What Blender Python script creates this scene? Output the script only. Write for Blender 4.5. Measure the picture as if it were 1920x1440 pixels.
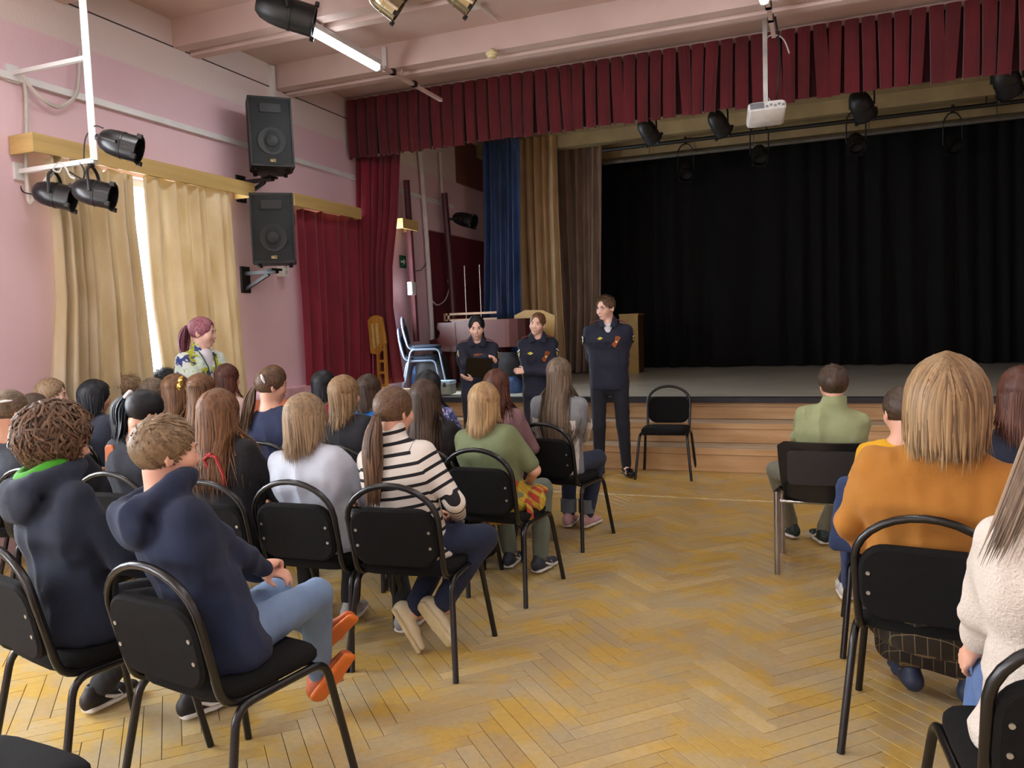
import bpy, math, random
import numpy as np
from mathutils import Vector, Matrix, Quaternion

# ------------------------------------------------------------------ clearing
for o in list(bpy.data.objects):
    bpy.data.objects.remove(o, do_unlink=True)
SC = bpy.context.scene
COL = SC.collection
PI = math.pi
rnd = random.Random(7)
NR = np.random.RandomState(11)


def lin(c):
    if isinstance(c, str):
        c = c.lstrip('#')
        c = [int(c[i:i + 2], 16) / 255 for i in (0, 2, 4)]
    return tuple(x / 12.92 if x <= .04045 else ((x + .055) / 1.055) ** 2.4 for x in c)


# ------------------------------------------------------------------ camera
cam_d = bpy.data.cameras.new('camera')
cam = bpy.data.objects.new('camera', cam_d)
COL.objects.link(cam)
cam_d.sensor_width = 36
cam_d.lens = 27.75
cam_d.clip_start = .05
cam.matrix_world = Matrix(((0.929793, 0.005946, 0.368034, 0.0000), (0.366412, 0.080172, -0.926992, 0.0000), (-0.035018, 0.996763, 0.072365, 1.5200), (0, 0, 0, 1)))
SC.camera = cam

# ------------------------------------------------------------------ exposure
SC.view_settings.view_transform = 'Standard'
SC.view_settings.look = 'None'
SC.view_settings.gamma = 1
SC.view_settings.use_curve_mapping = False
SC.view_settings.exposure = 0.68

# ------------------------------------------------------------------ world: bright overcast daylight
wd = bpy.data.worlds.new('daylight')
SC.world = wd
wd.use_nodes = True
bgn = wd.node_tree.nodes['Background']
bgn.inputs[0].default_value = (.86, .93, 1, 1)
bgn.inputs[1].default_value = 6.0

W = -5.35          # inner face of the left wall
CEIL = 4.33


def area(name, loc, rot, sx, sy, power, color=(1, 1, 1)):
    l = bpy.data.lights.new(name, 'AREA')
    l.shape = 'RECTANGLE'
    l.size, l.size_y = sx, sy
    l.energy = power
    l.color = color
    o = bpy.data.objects.new(name, l)
    COL.objects.link(o)
    o.location = loc
    o.rotation_euler = rot
    return o


# daylight through the hall's windows behind the photographer (left wall and rear wall)
for k, yy in enumerate((2.1, -1.2, -4.2)):
    area('window_daylight', (W + .02, yy, 1.95), (0, -PI / 2, 0), 1.9, 1.7, 75, (.93, .97, 1))
for k, xx in enumerate((-2.6, 1.6)):
    area('window_daylight', (xx, -5.9, 1.95), (PI / 2, 0, 0), 2.4, 1.9, 180, (.95, .98, 1))


area('window_daylight', (W - .03, 8.92, 1.95), (0, -PI / 2, 0), 1.7, .42, 45, (.85, .93, 1))


# ------------------------------------------------------------------ materials
def nn(nt, typ, **kw):
    n = nt.nodes.new(typ)
    for k, v in kw.items():
        setattr(n, k, v)
    return n


MATS = {}


def mat(name, col, rough=.6, metal=0., var=.12, vscale=6., bump=0., bscale=60., col2=None, spec=.5, stretch=(1, 1, 1),
        coords='Object', sheen=0., trans=0.):
    """plain procedural material: two tones mixed by noise plus a fine relief"""
    if name in MATS:
        return MATS[name]
    m = bpy.data.materials.new(name)
    m.use_nodes = True
    nt = m.node_tree
    b = nt.nodes['Principled BSDF']
    c = lin(col)
    if col2 is None:
        d = tuple(max(0, x * (1 - var * 1.6)) for x in c)
        c1 = tuple(min(1, x * (1 + var)) for x in c)
    else:
        d, c1 = lin(col2), c
    tc = nn(nt, 'ShaderNodeTexCoord')
    mp = nn(nt, 'ShaderNodeMapping')
    mp.inputs['Scale'].default_value = stretch
    nt.links.new(tc.outputs[coords], mp.inputs[0])
    no = nn(nt, 'ShaderNodeTexNoise')
    no.inputs['Scale'].default_value = vscale
    no.inputs['Detail'].default_value = 4
    nt.links.new(mp.outputs[0], no.inputs['Vector'])
    rp = nn(nt, 'ShaderNodeValToRGB')
    rp.color_ramp.elements[0].position = .35
    rp.color_ramp.elements[1].position = .68
    rp.color_ramp.elements[0].color = (*d, 1)
    rp.color_ramp.elements[1].color = (*c1, 1)
    nt.links.new(no.outputs['Fac'], rp.inputs[0])
    nt.links.new(rp.outputs[0], b.inputs['Base Color'])
    b.inputs['Roughness'].default_value = rough
    b.inputs['Metallic'].default_value = metal
    b.inputs['Specular IOR Level'].default_value = spec
    if sheen:
        b.inputs['Sheen Weight'].default_value = sheen
    if bump:
        n2 = nn(nt, 'ShaderNodeTexNoise')
        n2.inputs['Scale'].default_value = bscale
        n2.inputs['Detail'].default_value = 3
        nt.links.new(mp.outputs[0], n2.inputs['Vector'])
        bp = nn(nt, 'ShaderNodeBump')
        bp.inputs['Strength'].default_value = bump
        bp.inputs['Distance'].default_value = .01
        nt.links.new(n2.outputs['Fac'], bp.inputs['Height'])
        nt.links.new(bp.outputs[0], b.inputs['Normal'])
    if trans:
        tr = nn(nt, 'ShaderNodeBsdfTranslucent')
        nt.links.new(rp.outputs[0], tr.inputs[0])
        mx = nn(nt, 'ShaderNodeMixShader')
        mx.inputs[0].default_value = trans
        nt.links.new(b.outputs[0], mx.inputs[1])
        nt.links.new(tr.outputs[0], mx.inputs[2])
        nt.links.new(mx.outputs[0], nt.nodes['Material Output'].inputs[0])
    MATS[name] = m
    return m


def emis(name, col, strength):
    if name in MATS:
        return MATS[name]
    m = bpy.data.materials.new(name)
    m.use_nodes = True
    b = m.node_tree.nodes['Principled BSDF']
    b.inputs['Base Color'].default_value = (.9, .9, .9, 1)
    b.inputs['Emission Color'].default_value = (*lin(col), 1)
    b.inputs['Emission Strength'].default_value = strength
    MATS[name] = m
    return m


# ------------------------------------------------------------------ mesh helpers
def link(name, me, material, parent=None, smooth=False):
    o = bpy.data.objects.new(name, me)
    COL.objects.link(o)
    if material is not None:
        for mm in (material if isinstance(material, (list, tuple)) else [material]):
            me.materials.append(mm)
    if smooth:
        me.polygons.foreach_set('use_smooth', [True] * len(me.polygons))
    if parent is not None:
        o.parent = parent
    return o


class MB:
    """collects shapes; build() links them as ONE mesh object"""

    def __init__(s):
        s.v = []
        s.f = []
        s.mi = []

    def add(s, vs, fs, M=None, mi=0):
        k = len(s.v)
        for p in vs:
            p = Vector(p)
            s.v.append(tuple(M @ p if M is not None else p))
        for f in fs:
            s.f.append(tuple(i + k for i in f))
            s.mi.append(mi)
        return s

    def box(s, c, d, M=None, mi=0):
        x, y, z = (i / 2 for i in d)
        vs = [(c[0] + a * x, c[1] + b * y, c[2] + e * z) for a in (-1, 1) for b in (-1, 1) for e in (-1, 1)]
        return s.add(vs, [(0, 1, 3, 2), (4, 6, 7, 5), (0, 4, 5, 1), (2, 3, 7, 6), (0, 2, 6, 4), (1, 5, 7, 3)], M, mi)

    def rbox(s, c, d, r, M=None, mi=0, seg=3):
        """box with rounded vertical-plane corners (profile in x,z ; depth y) and chamfered rims"""
        x, y, z = (i / 2 for i in d)
        r = min(r, x * .99, z * .99)
        prof = []
        for cx, cz, a0 in ((x - r, z - r, 0), (-x + r, z - r, 90), (-x + r, -z + r, 180), (x - r, -z + r, 270)):
            for k in range(seg + 1):
                a = math.radians(a0 + 90 * k / seg)
                prof.append((cx + r * math.cos(a), cz + r * math.sin(a)))
        n = len(prof)
        ch = min(y * .6, min(x, z) * .3)
        rings = [(-y, 1 - ch / max(x, z)), (-y + ch * .7, 1.), (y - ch * .7, 1.), (y, 1 - ch / max(x, z))]
        vs = []
        for yy, sc in rings:
            for px, pz in prof:
                vs.append((c[0] + px * sc, c[1] + yy, c[2] + pz * sc))
        fs = []
        for q in range(3):
            for k in range(n):
                a, b = q * n + k, q * n + (k + 1) % n
                fs.append((a, b, b + n, a + n))
        fs.append(tuple(range(n)))
        fs.append(tuple(reversed(range(3 * n, 4 * n))))
        return s.add(vs, fs, M, mi)

    def tube(s, pts, r, n=8, M=None, mi=0, caps=True, r2=None):
        pts = [Vector(p) for p in pts]
        rs = [r] * len(pts) if not isinstance(r, (list, tuple)) else r
        t = []
        for i in range(len(pts)):
            a = pts[max(0, i - 1)]
            b = pts[min(len(pts) - 1, i + 1)]
            t.append((b - a).normalized())
        u = t[0].orthogonal().normalized()
        vs = []
        for i, p in enumerate(pts):
            if i:
                q = t[i - 1].rotation_difference(t[i])
                u = (q @ u)
                u = (u - t[i] * u.dot(t[i])).normalized()
            w = t[i].cross(u)
            for k in range(n):
                a = 2 * PI * k / n
                vs.append(p + (u * math.cos(a) + w * math.sin(a)) * rs[i])
        fs = []
        for i in range(len(pts) - 1):
            for k in range(n):
                a, b = i * n + k, i * n + (k + 1) % n
                fs.append((a, b, b + n, a + n))
        if caps:
            fs.append(tuple(reversed(range(n))))
            fs.append(tuple(range((len(pts) - 1) * n, len(pts) * n)))
        return s.add(vs, fs, M, mi)

    def lathe(s, prof, n=16, M=None, mi=0):
        """prof: (radius, z) list turned about the z axis"""
        vs = [(r * math.cos(2 * PI * k / n), r * math.sin(2 * PI * k / n), z) for r, z in prof for k in range(n)]
        fs = []
        for i in range(len(prof) - 1):
            for k in range(n):
                a, b = i * n + k, i * n + (k + 1) % n
                fs.append((a, b, b + n, a + n))
        fs.append(tuple(reversed(range(n))))
        fs.append(tuple(range((len(prof) - 1) * n, len(prof) * n)))
        return s.add(vs, fs, M, mi)

    def prism(s, poly, y0, y1, M=None, mi=0):
        """poly of (x,z) extruded along y"""
        n = len(poly)
        vs = [(x, y0, z) for x, z in poly] + [(x, y1, z) for x, z in poly]
        fs = [(k, (k + 1) % n, (k + 1) % n + n, k + n) for k in range(n)]
        fs += [tuple(reversed(range(n))), tuple(range(n, 2 * n))]
        return s.add(vs, fs, M, mi)

    def build(s, name, material, parent=None, smooth=False):
        me = bpy.data.meshes.new(name)
        me.from_pydata(s.v, [], s.f)
        me.update()
        o = link(name, me, material, parent)
        if len(set(s.mi)) > 1:
            me.polygons.foreach_set('material_index', s.mi)
        if smooth:
            me.polygons.foreach_set('use_smooth', [True] * len(me.polygons))
            if smooth != 'all':
                me.set_sharp_from_angle(angle=math.radians(40))
        return o


def fillet(pts, r, n=5):
    pts = [Vector(p) for p in pts]
    out = [pts[0]]
    for i in range(1, len(pts) - 1):
        a = (pts[i - 1] - pts[i])
        b = (pts[i + 1] - pts[i])
        rr = min(r, a.length * .49, b.length * .49)
        p0 = pts[i] + a.normalized() * rr
        p1 = pts[i] + b.normalized() * rr
        for k in range(n + 1):
            t = k / n
            out.append(p0 * (1 - t) ** 2 + pts[i] * 2 * t * (1 - t) + p1 * t * t)
    out.append(pts[-1])
    return out


def arc_pts(fn, n):
    return [Vector(fn(k / (n - 1))) for k in range(n)]


def thing(name, label, cat, loc=(0, 0, 0), rz=0., group=None):
    o = bpy.data.objects.new(name, None)
    o.empty_display_size = .1
    COL.objects.link(o)
    o.location = loc
    o.rotation_euler = (0, 0, rz)
    o['label'] = label
    o['category'] = cat
    if group:
        o['group'] = group
    return o


def tag(o, label, cat, group=None):
    o['label'] = label
    o['category'] = cat
    if group:
        o['group'] = group
    return o


def struct(o):
    o['kind'] = 'structure'
    return o


def dup(root, loc, rz, label=None, group=None):
    r = root.copy()
    COL.objects.link(r)
    r.location = loc
    r.rotation_euler = (0, 0, rz)
    if label:
        r['label'] = label
    if group:
        r['group'] = group
    for ch in list(root.children):
        c = ch.copy()
        COL.objects.link(c)
        c.parent = r
        for g in list(ch.children):
            d = g.copy()
            COL.objects.link(d)
            d.parent = c
    return r


def look_M(loc, zdir, xhint=(0, 0, 1)):
    """matrix whose local z points along zdir"""
    z = Vector(zdir).normalized()
    x = Vector(xhint)
    x = (x - z * x.dot(z))
    if x.length < 1e-4:
        x = z.orthogonal()
    x.normalize()
    y = z.cross(x)
    return Matrix(((x.x, y.x, z.x, loc[0]), (x.y, y.y, z.y, loc[1]), (x.z, y.z, z.z, loc[2]), (0, 0, 0, 1)))


# ================================================================== THE HALL
def wall_paint():
    m = bpy.data.materials.new('wall_paint')
    m.use_nodes = True
    nt = m.node_tree
    b = nt.nodes['Principled BSDF']
    g = nn(nt, 'ShaderNodeNewGeometry')
    sp = nn(nt, 'ShaderNodeSeparateXYZ')
    nt.links.new(g.outputs['Position'], sp.inputs[0])

    def step(sock, v, w=.012):
        mr = nn(nt, 'ShaderNodeMapRange')
        mr.inputs['From Min'].default_value = v - w
        mr.inputs['From Max'].default_value = v + w
        nt.links.new(sock, mr.inputs['Value'])
        return mr.outputs[0]

    def mul(a, c):
        q = nn(nt, 'ShaderNodeMath', operation='MULTIPLY')
        nt.links.new(a, q.inputs[0])
        nt.links.new(c, q.inputs[1])
        return q.outputs[0]

    def inv(a):
        q = nn(nt, 'ShaderNodeMath', operation='SUBTRACT')
        q.inputs[0].default_value = 1
        nt.links.new(a, q.inputs[1])
        return q.outputs[0]

    def mix(f, a, c):
        q = nn(nt, 'ShaderNodeMixRGB')
        nt.links.new(f, q.inputs[0])
        for i, s in ((1, a), (2, c)):
            if isinstance(s, tuple):
                q.inputs[i].default_value = (*s, 1)
            else:
                nt.links.new(s, q.inputs[i])
        return q.outputs[0]
    no = nn(nt, 'ShaderNodeTexNoise')
    no.inputs['Scale'].default_value = 1.3
    no.inputs['Detail'].default_value = 6
    nt.links.new(g.outputs['Position'], no.inputs['Vector'])
    pink = mix(no.outputs['Fac'], lin('#d8b6c0'), lin('#e4c9d0'))
    hi = step(sp.outputs['Z'], 3.80)
    c = mix(hi, pink, lin('#ddd0cb'))
    stage_y = step(sp.outputs['Y'], 10.36)
    low = inv(step(sp.outputs['Z'], 2.97))
    c = mix(mul(stage_y, low), c, lin('#6d2a34'))
    c = mix(mul(step(sp.outputs['Y'], 11.4), hi), c, lin('#7b5047'))  # shade high on the rear stage wall, put into the colour as brown
    nt.links.new(c, b.inputs['Base Color'])
    b.inputs['Roughness'].default_value = .55
    n2 = nn(nt, 'ShaderNodeTexNoise')
    n2.inputs['Scale'].default_value = 35
    nt.links.new(g.outputs['Position'], n2.inputs['Vector'])
    bp = nn(nt, 'ShaderNodeBump')
    bp.inputs['Strength'].default_value = .12
    bp.inputs['Distance'].default_value = .01
    nt.links.new(n2.outputs['Fac'], bp.inputs['Height'])
    nt.links.new(bp.outputs[0], b.inputs['Normal'])
    return m


PAINT = wall_paint()
M_ceil = mat('ceiling_paint', '#d0b8b0', .7, var=.05, vscale=2)
M_white = mat('white_paint', '#d9d8d4', .45, var=.05)
M_whitemetal = mat('white_metal', '#dcdedd', .35, var=.04)
M_ochre = mat('ochre_board', '#c4a768', .5, var=.1, vscale=3, stretch=(1, .3, 6))
M_black = mat('black_plastic', '#15161a', .42, var=.2)
M_blackm = mat('black_matt', '#0d0d0f', .8, var=.2)
M_dark = mat('dark_metal', '#1b1a1a', .5, var=.2)

WIN = [(4.35, 6.2), (7.45, 9.2), (1.2, 3.0), (-2.1, -.3), (-5.1, -3.3)]
Z0, Z1 = .95, 2.88
w = MB()
ys = sorted([-6.2] + [v for a in WIN for v in a] + [14.7])
for a, b in zip(ys[:-1], ys[1:]):
    mid = (a + b) / 2
    if any(p < mid < q for p, q in WIN):
        w.box((W - .15, mid, (Z0 - .1) / 2), (.3, b - a, Z0 + .1))
        w.box((W - .15, mid, (Z1 + 4.7) / 2), (.3, b - a, 4.7 - Z1))
    else:
        w.box((W - .15, mid, 2.3), (.3, b - a, 4.8))
struct(w.build('wall_left', PAINT))
struct(MB().box((5.65, 4.2, 2.3), (.3, 21, 4.8)).build('wall_right', PAINT))
struct(MB().box((.15, -6.05, 2.3), (11.3, .3, 4.8)).build('wall_back', PAINT))
struct(MB().box((.15, 14.75, 2.3), (11.3, .3, 4.8)).build('wall_front', mat('stage_back_wall', '#3a2c2a', .8)))


def glass_mat():
    m = bpy.data.materials.new('window_glass')
    m.use_nodes = True
    nt = m.node_tree
    nt.nodes.remove(nt.nodes['Principled BSDF'])
    t = nn(nt, 'ShaderNodeBsdfTransparent')
    g = nn(nt, 'ShaderNodeBsdfGlossy')
    g.inputs['Roughness'].default_value = .02
    x = nn(nt, 'ShaderNodeMixShader')
    x.inputs[0].default_value = .06
    nt.links.new(t.outputs[0], x.inputs[1])
    nt.links.new(g.outputs[0], x.inputs[2])
    nt.links.new(x.outputs[0], nt.nodes['Material Output'].inputs[0])
    return m


GLASS = glass_mat()
for i, (a, b) in enumerate(WIN):
    root = bpy.data.objects.new('window_%d' % (i + 1), None)
    COL.objects.link(root)
    root.location = (W - .12, (a + b) / 2, Z0)
    struct(root)
    L, H = b - a, Z1 - Z0
    fr = MB()
    for yy in (-L / 2 + .03, (-.52 if i == 0 else 0), L / 2 - .03):
        fr.box((0, yy, H / 2), (.07, .06, H))
    for zz in (.03, H - .03):
        fr.box((0, 0, zz), (.068, L, .06))
    fr.build('window_frame', M_white, root)
    for sx in (-1, 1):
        mc = -.52 if i == 0 else 0
        e_ = sx * L / 2
        MB().box((0, (mc + e_) / 2, H / 2), (.006, abs(e_ - mc) - .1, H - .1)).build('pane', GLASS, root)
    MB().box((.06, 0, -.02), (.3, L + .1, .04)).build('window_sill', M_white, root)

# ceiling, beams
ce = struct(MB().box((.15, 1.2, CEIL + .15), (11.3, 14.6, .3)).build('ceiling', M_ceil))
for k in range(9):
    y0 = 7.0 - 1.38 * k
    b = MB()
    b.box((.075, y0 + .065, (4.09 + CEIL) / 2), (10.85, .13, CEIL - 4.09))
    b.box((.075, y0 + .165, (4.15 + CEIL) / 2), (10.85, .07, CEIL - 4.15))
    b.box((.075, y0 + .25, (4.075 + CEIL) / 2), (10.85, .10, CEIL - 4.075))
    b.build('beam', M_ceil, ce)
struct(MB().box((.15, 8.45, 4.55), (11.3, .12, .56)).build('trim_1', M_ceil))
M_sceil = mat('stage_ceiling_paint', '#b09c72', .8, var=.12, vscale=2)
sc_ = struct(MB().box((.15, 11.6, 4.68), (11.3, 6.4, .3)).build('ceiling', M_sceil))
for yy in (9.6, 10.9, 12.35, 13.6):
    MB().box((.15, yy, 4.44), (11.2, .22, .2)).build('beam', M_sceil, sc_)
struct(MB().box((W + .004, 1.3, 4.095), (.012, 14.2, .008)).build('trim_2', mat('dark_joint', '#4c3f3c', .8)))
struct(MB().box((W + .02, 2.6, 3.405), (.04, 17.2, .05)).build('trim_3', M_whitemetal))


# ------------------------------------------------------------------ parquet floor
def plank_mat():
    m = bpy.data.materials.new('oak_plank')
    m.use_nodes = True
    nt = m.node_tree
    b = nt.nodes['Principled BSDF']
    g = nn(nt, 'ShaderNodeNewGeometry')
    oi = nn(nt, 'ShaderNodeObjectInfo')
    ad = nn(nt, 'ShaderNodeMath', operation='ADD')
    nt.links.new(oi.outputs['Random'], ad.inputs[0])
    nt.links.new(g.outputs['Random Per Island'], ad.inputs[1])
    fr = nn(nt, 'ShaderNodeMath', operation='FRACT')
    nt.links.new(ad.outputs[0], fr.inputs[0])
    rp = nn(nt, 'ShaderNodeValToRGB')
    e = rp.color_ramp.elements
    e[0].color = (*lin('#b0976a'), 1)
    e[1].color = (*lin('#cbb481'), 1)
    x = e.new(.35)
    x.color = (*lin('#bda878'), 1)
    x = e.new(.7)
    x.color = (*lin('#b09d78'), 1)
    nt.links.new(fr.outputs[0], rp.inputs[0])

    def noise(scale, detail, st):
        mp = nn(nt, 'ShaderNodeMapping')
        mp.inputs['Scale'].default_value = st
        nt.links.new(g.outputs['Position'], mp.inputs[0])
        n = nn(nt, 'ShaderNodeTexNoise')
        n.inputs['Scale'].default_value = scale
        n.inputs['Detail'].default_value = detail
        n.inputs['Roughness'].default_value = .6
        nt.links.new(mp.outputs[0], n.inputs['Vector'])
        return n.outputs['Fac']

    def ramp(f, a, c):
        q = nn(nt, 'ShaderNodeMapRange')
        q.inputs['From Min'].default_value = a
        q.inputs['From Max'].default_value = c
        nt.links.new(f, q.inputs['Value'])
        return q.outputs[0]

    def mix(f, a, c, k=1.):
        q = nn(nt, 'ShaderNodeMixRGB')
        if k != 1:
            mm = nn(nt, 'ShaderNodeMath', operation='MULTIPLY')
            mm.inputs[1].default_value = k
            nt.links.new(f, mm.inputs[0])
            f = mm.outputs[0]
        nt.links.new(f, q.inputs[0])
        nt.links.new(a, q.inputs[1])
        if isinstance(c, tuple):
            q.inputs[2].default_value = (*c, 1)
        else:
            nt.links.new(c, q.inputs[2])
        return q.outputs[0]
    # old varnish that stayed yellow, and bare greyish wear where people walk
    c = mix(ramp(noise(3.2, 7, (1, 1.5, 1)), .47, .58), rp.outputs[0], lin('#c79f33'), .6)
    sp = nn(nt, 'ShaderNodeSeparateXYZ')
    nt.links.new(g.outputs['Position'], sp.inputs[0])
    far = ramp(sp.outputs['Y'], 4.6, 7.6)
    c = mix(far, c, lin('#c49a40'), .5)
    c = mix(ramp(noise(2.7, 6, (1.3, 1, 1)), .5, .62), c, lin('#aca085'), .65)
    c = mix(ramp(noise(40, 4, (1, 1, 1)), .35, .75), c, lin('#8f7038'), .3)
    nt.links.new(c, b.inputs['Base Color'])
    rr = nn(nt, 'ShaderNodeMapRange')
    rr.inputs['To Min'].default_value = .22
    rr.inputs['To Max'].default_value = .42
    nt.links.new(noise(3.3, 5, (1, 1, 1)), rr.inputs['Value'])
    nt.links.new(rr.outputs[0], b.inputs['Roughness'])
    b.inputs['Specular IOR Level'].default_value = .45
    bp = nn(nt, 'ShaderNodeBump')
    bp.inputs['Strength'].default_value = .06
    bp.inputs['Distance'].default_value = .01
    nt.links.new(noise(55, 3, (1, 1, 1)), bp.inputs['Height'])
    nt.links.new(bp.outputs[0], b.inputs['Normal'])
    return m


fl = struct(MB().box((.15, 1.25, -.08), (11.3, 14.9, .145)).build('floor', mat('floor_joint', '#4a3a22', .9)))
M_plank = plank_mat()
PW, PN = .07, 7
c45 = math.cos(PI / 4)


def plank_mesh():
    b = MB()
    l, ww, h = PW * PN / 2 - .0012, PW / 2 - .0012, .0075
    e = .0012
    vs = []
    for z, d in ((-h, 0), (-e, 0), (0, e)):
        vs += [(-l + d, -ww + d, z), (l - d, -ww + d, z), (l - d, ww - d, z), (-l + d, ww - d, z)]
    fs = [(8, 9, 10, 11)]
    for q in (0, 4):
        for k in range(4):
            fs.append((q + k, q + (k + 1) % 4, q + 4 + (k + 1) % 4, q + 4 + k))
    return vs, fs


pv, pf = plank_mesh()
spots = []
for m_ in range(-18, 19):
    for k in range(-150, 150):
        for ver in (0, 1):
            if ver == 0:
                cu, cv, vert = k + 2 * PN * m_ + PN / 2, k + .5, False
            else:
                cu, cv, vert = k + PN + 2 * PN * m_ + .5, k - PN + 1 + PN / 2, True
            u, v = cu * PW, cv * PW
            x, y = (u - v) * c45 - 1.03 + .173, (u + v) * c45
            if -5.25 < x < 5.4 and -5.8 < y < 8.2:
                spots.append((x, y, PI / 4 + (PI / 2 if vert else 0)))


def seen(s):
    # open aisle of the floor between the two blocks of chairs
    return 2.05 < s[1] < 7.93 and -1.5 < s[0] < .25


near = sorted([s for s in spots if seen(s)], key=lambda s: s[1])[:300]
ns = set(near)
pme = bpy.data.meshes.new('plank')
pme.from_pydata(pv, [], pf)
pme.materials.append(M_plank)
for s in near:
    o = bpy.data.objects.new('plank', pme)
    COL.objects.link(o)
    o.location = (s[0], s[1], NR.uniform(-.0006, .0004))
    o.rotation_euler = (0, 0, s[2])
    o.parent = fl
rest = MB()
for s in spots:
    if s not in ns:
        rest.add(pv, pf, Matrix.Translation((s[0], s[1], NR.uniform(-.0006, .0004))) @ Matrix.Rotation(s[2], 4, 'Z'))
o = rest.build('plank', M_plank, fl)
o['kind'] = 'stuff'
MB().box((-1.2, 6.77, .0004), (8.2, .045, .001)).build('floor_line', mat('worn_white_line', '#d8c79a', .5, var=.2, vscale=20), fl)

# ================================================================== THE STAGE
M_sfloor = mat('stage_floor_paint', '#c4c1b4', .3, var=.18, vscale=5, stretch=(.5, 3, 1), col2='#aeab9d')
M_step = mat('step_board', '#c8a478', .42, var=.2, vscale=3, stretch=(.6, 5, 5), bump=.08, col2='#b48c5c')
M_tread = mat('worn_tread', '#bfab92', .45, var=.2, vscale=3, stretch=(.6, 5, 5), col2='#a89378')
SZ = .685
st = struct(MB().box((.15, 11.7, SZ / 2 - .02), (10.9, 5.9, SZ - .04)).build('stage', mat('stage_core', '#3a2e24', .9)))
k = 0
for yy in np.arange(8.76, 14.6, .24):
    MB().box((.15, yy + .12, SZ - .02), (10.9, .237, .04)).build('floorboard', M_sfloor, st)
MB().box((.15, 8.70, SZ - .028), (10.9, .12, .058)).build('stage_edge', mat('black_edge', '#23242b', .5, var=.25), st)
stp = struct(MB().box((.5, 8.4, .1), (9.9, .7, .18)).build('stage_steps', mat('step_core', '#5d421f', .9)))
XS = (-4.42, -2.9, .1, 2.6, 5.4)
for (y0, z0, z1, dep) in ((8.0, 0, .24, .36), (8.36, .24, .445, .36), (8.74, .445, .628, 0)):
    for xa, xb in zip(XS[:-1], XS[1:]):
        hz = z1 - z0
        MB().box(((xa + xb) / 2, y0 + .01, z0 + hz * .36), (xb - xa - .004, .02, hz * .70)).build('riser_board', M_step, stp)
        MB().box(((xa + xb) / 2, y0 + .004, z0 + hz * .86), (xb - xa - .004, .03, hz * .26)).build('riser_board', M_step, stp)
        if dep:
            for q in range(2):
                MB().box(((xa + xb) / 2, y0 - .012 + dep * (q + .5) / 2, z1 - .012),
                         (xb - xa - .004, dep / 2 - .003, .026)).build('tread_board', M_tread, stp)


pf_ = tag(MB().box((-4.89, 8.5, .4), (.88, .42, .79)).build('platform', M_step), 'low orange wooden platform under the red leg curtain', 'platform')


def cloth_mat(name, col, col2, rough=.85, trans=0., sheen=.25):
    return mat(name, col, rough, var=.1, vscale=5, bump=.12, bscale=260, col2=col2, trans=trans, sheen=sheen, stretch=(1, 1, .4))


def curtain(name, rows, pleats, amp, material, nrm, label, cat='curtain', seed=1, nu=120, nv=26, grow=.5, parent=None, group=None,
            raggtop=0.):
    """rows: (left point, right point) pairs from top to bottom; nrm: outward direction"""
    rr = np.random.RandomState(seed)
    rows = [(np.array(a, float), np.array(b, float)) for a, b in rows]
    nr = np.array(nrm, float)
    ph = rr.uniform(0, 6.28, 6)
    # uneven pleat phase
    us = np.linspace(0, 1, nu)
    wob = us + .025 * np.sin(us * 9 + ph[0]) + .018 * np.sin(us * 23 + ph[1])
    V = []
    for j in range(nv):
        t = j / (nv - 1)
        s = t * (len(rows) - 1)
        i = min(int(s), len(rows) - 2)
        q = s - i
        a = rows[i][0] * (1 - q) + rows[i + 1][0] * q
        b = rows[i][1] * (1 - q) + rows[i + 1][1] * q
        ang = wob * pleats * 2 * PI + .5 * np.sin(t * 2.2 + us * 5 + ph[2])
        d = amp * (1 - grow + grow * t * 2) * (np.sin(ang) + .35 * np.sin(ang * .5 + ph[3] + t) + .18 * np.sin(ang * 2.1 + ph[4] + 2 * t))
        P = a[None] * (1 - us[:, None]) + b[None] * us[:, None] + nr[None] * d[:, None]
        if raggtop:
            P[:, 2] += (1 - t) ** 6 * raggtop * np.sin(ang * .5 + ph[5])
        V.append(P)
    V = np.concatenate(V)
    F = []
    for j in range(nv - 1):
        for i in range(nu - 1):
            a = j * nu + i
            F.append((a, a + 1, a + 1 + nu, a + nu))
    me = bpy.data.meshes.new(name)
    me.from_pydata(V.tolist(), [], F)
    o = link(name, me, material, parent, True)
    md = o.modifiers.new('thickness', 'SOLIDIFY')
    md.thickness = .004
    if label:
        tag(o, label, cat, group)
    return o


M_beige = cloth_mat('beige_drape', '#dccfb4', '#cbb994', trans=.3)
M_red = cloth_mat('red_drape', '#80122c', '#6b0c22')
M_redv = cloth_mat('red_valance', '#620d1b', '#500914')
M_gold = cloth_mat('gold_drape', '#d6bb8e', '#bfa274', .5)
M_brown = cloth_mat('brown_drape', '#a38d79', '#8c7764', .6)
M_blue = cloth_mat('blue_drape', '#3d5f92', '#2b4774', .35)
M_blk = cloth_mat('black_drape', '#060505', '#040404', .98, sheen=0)

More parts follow.
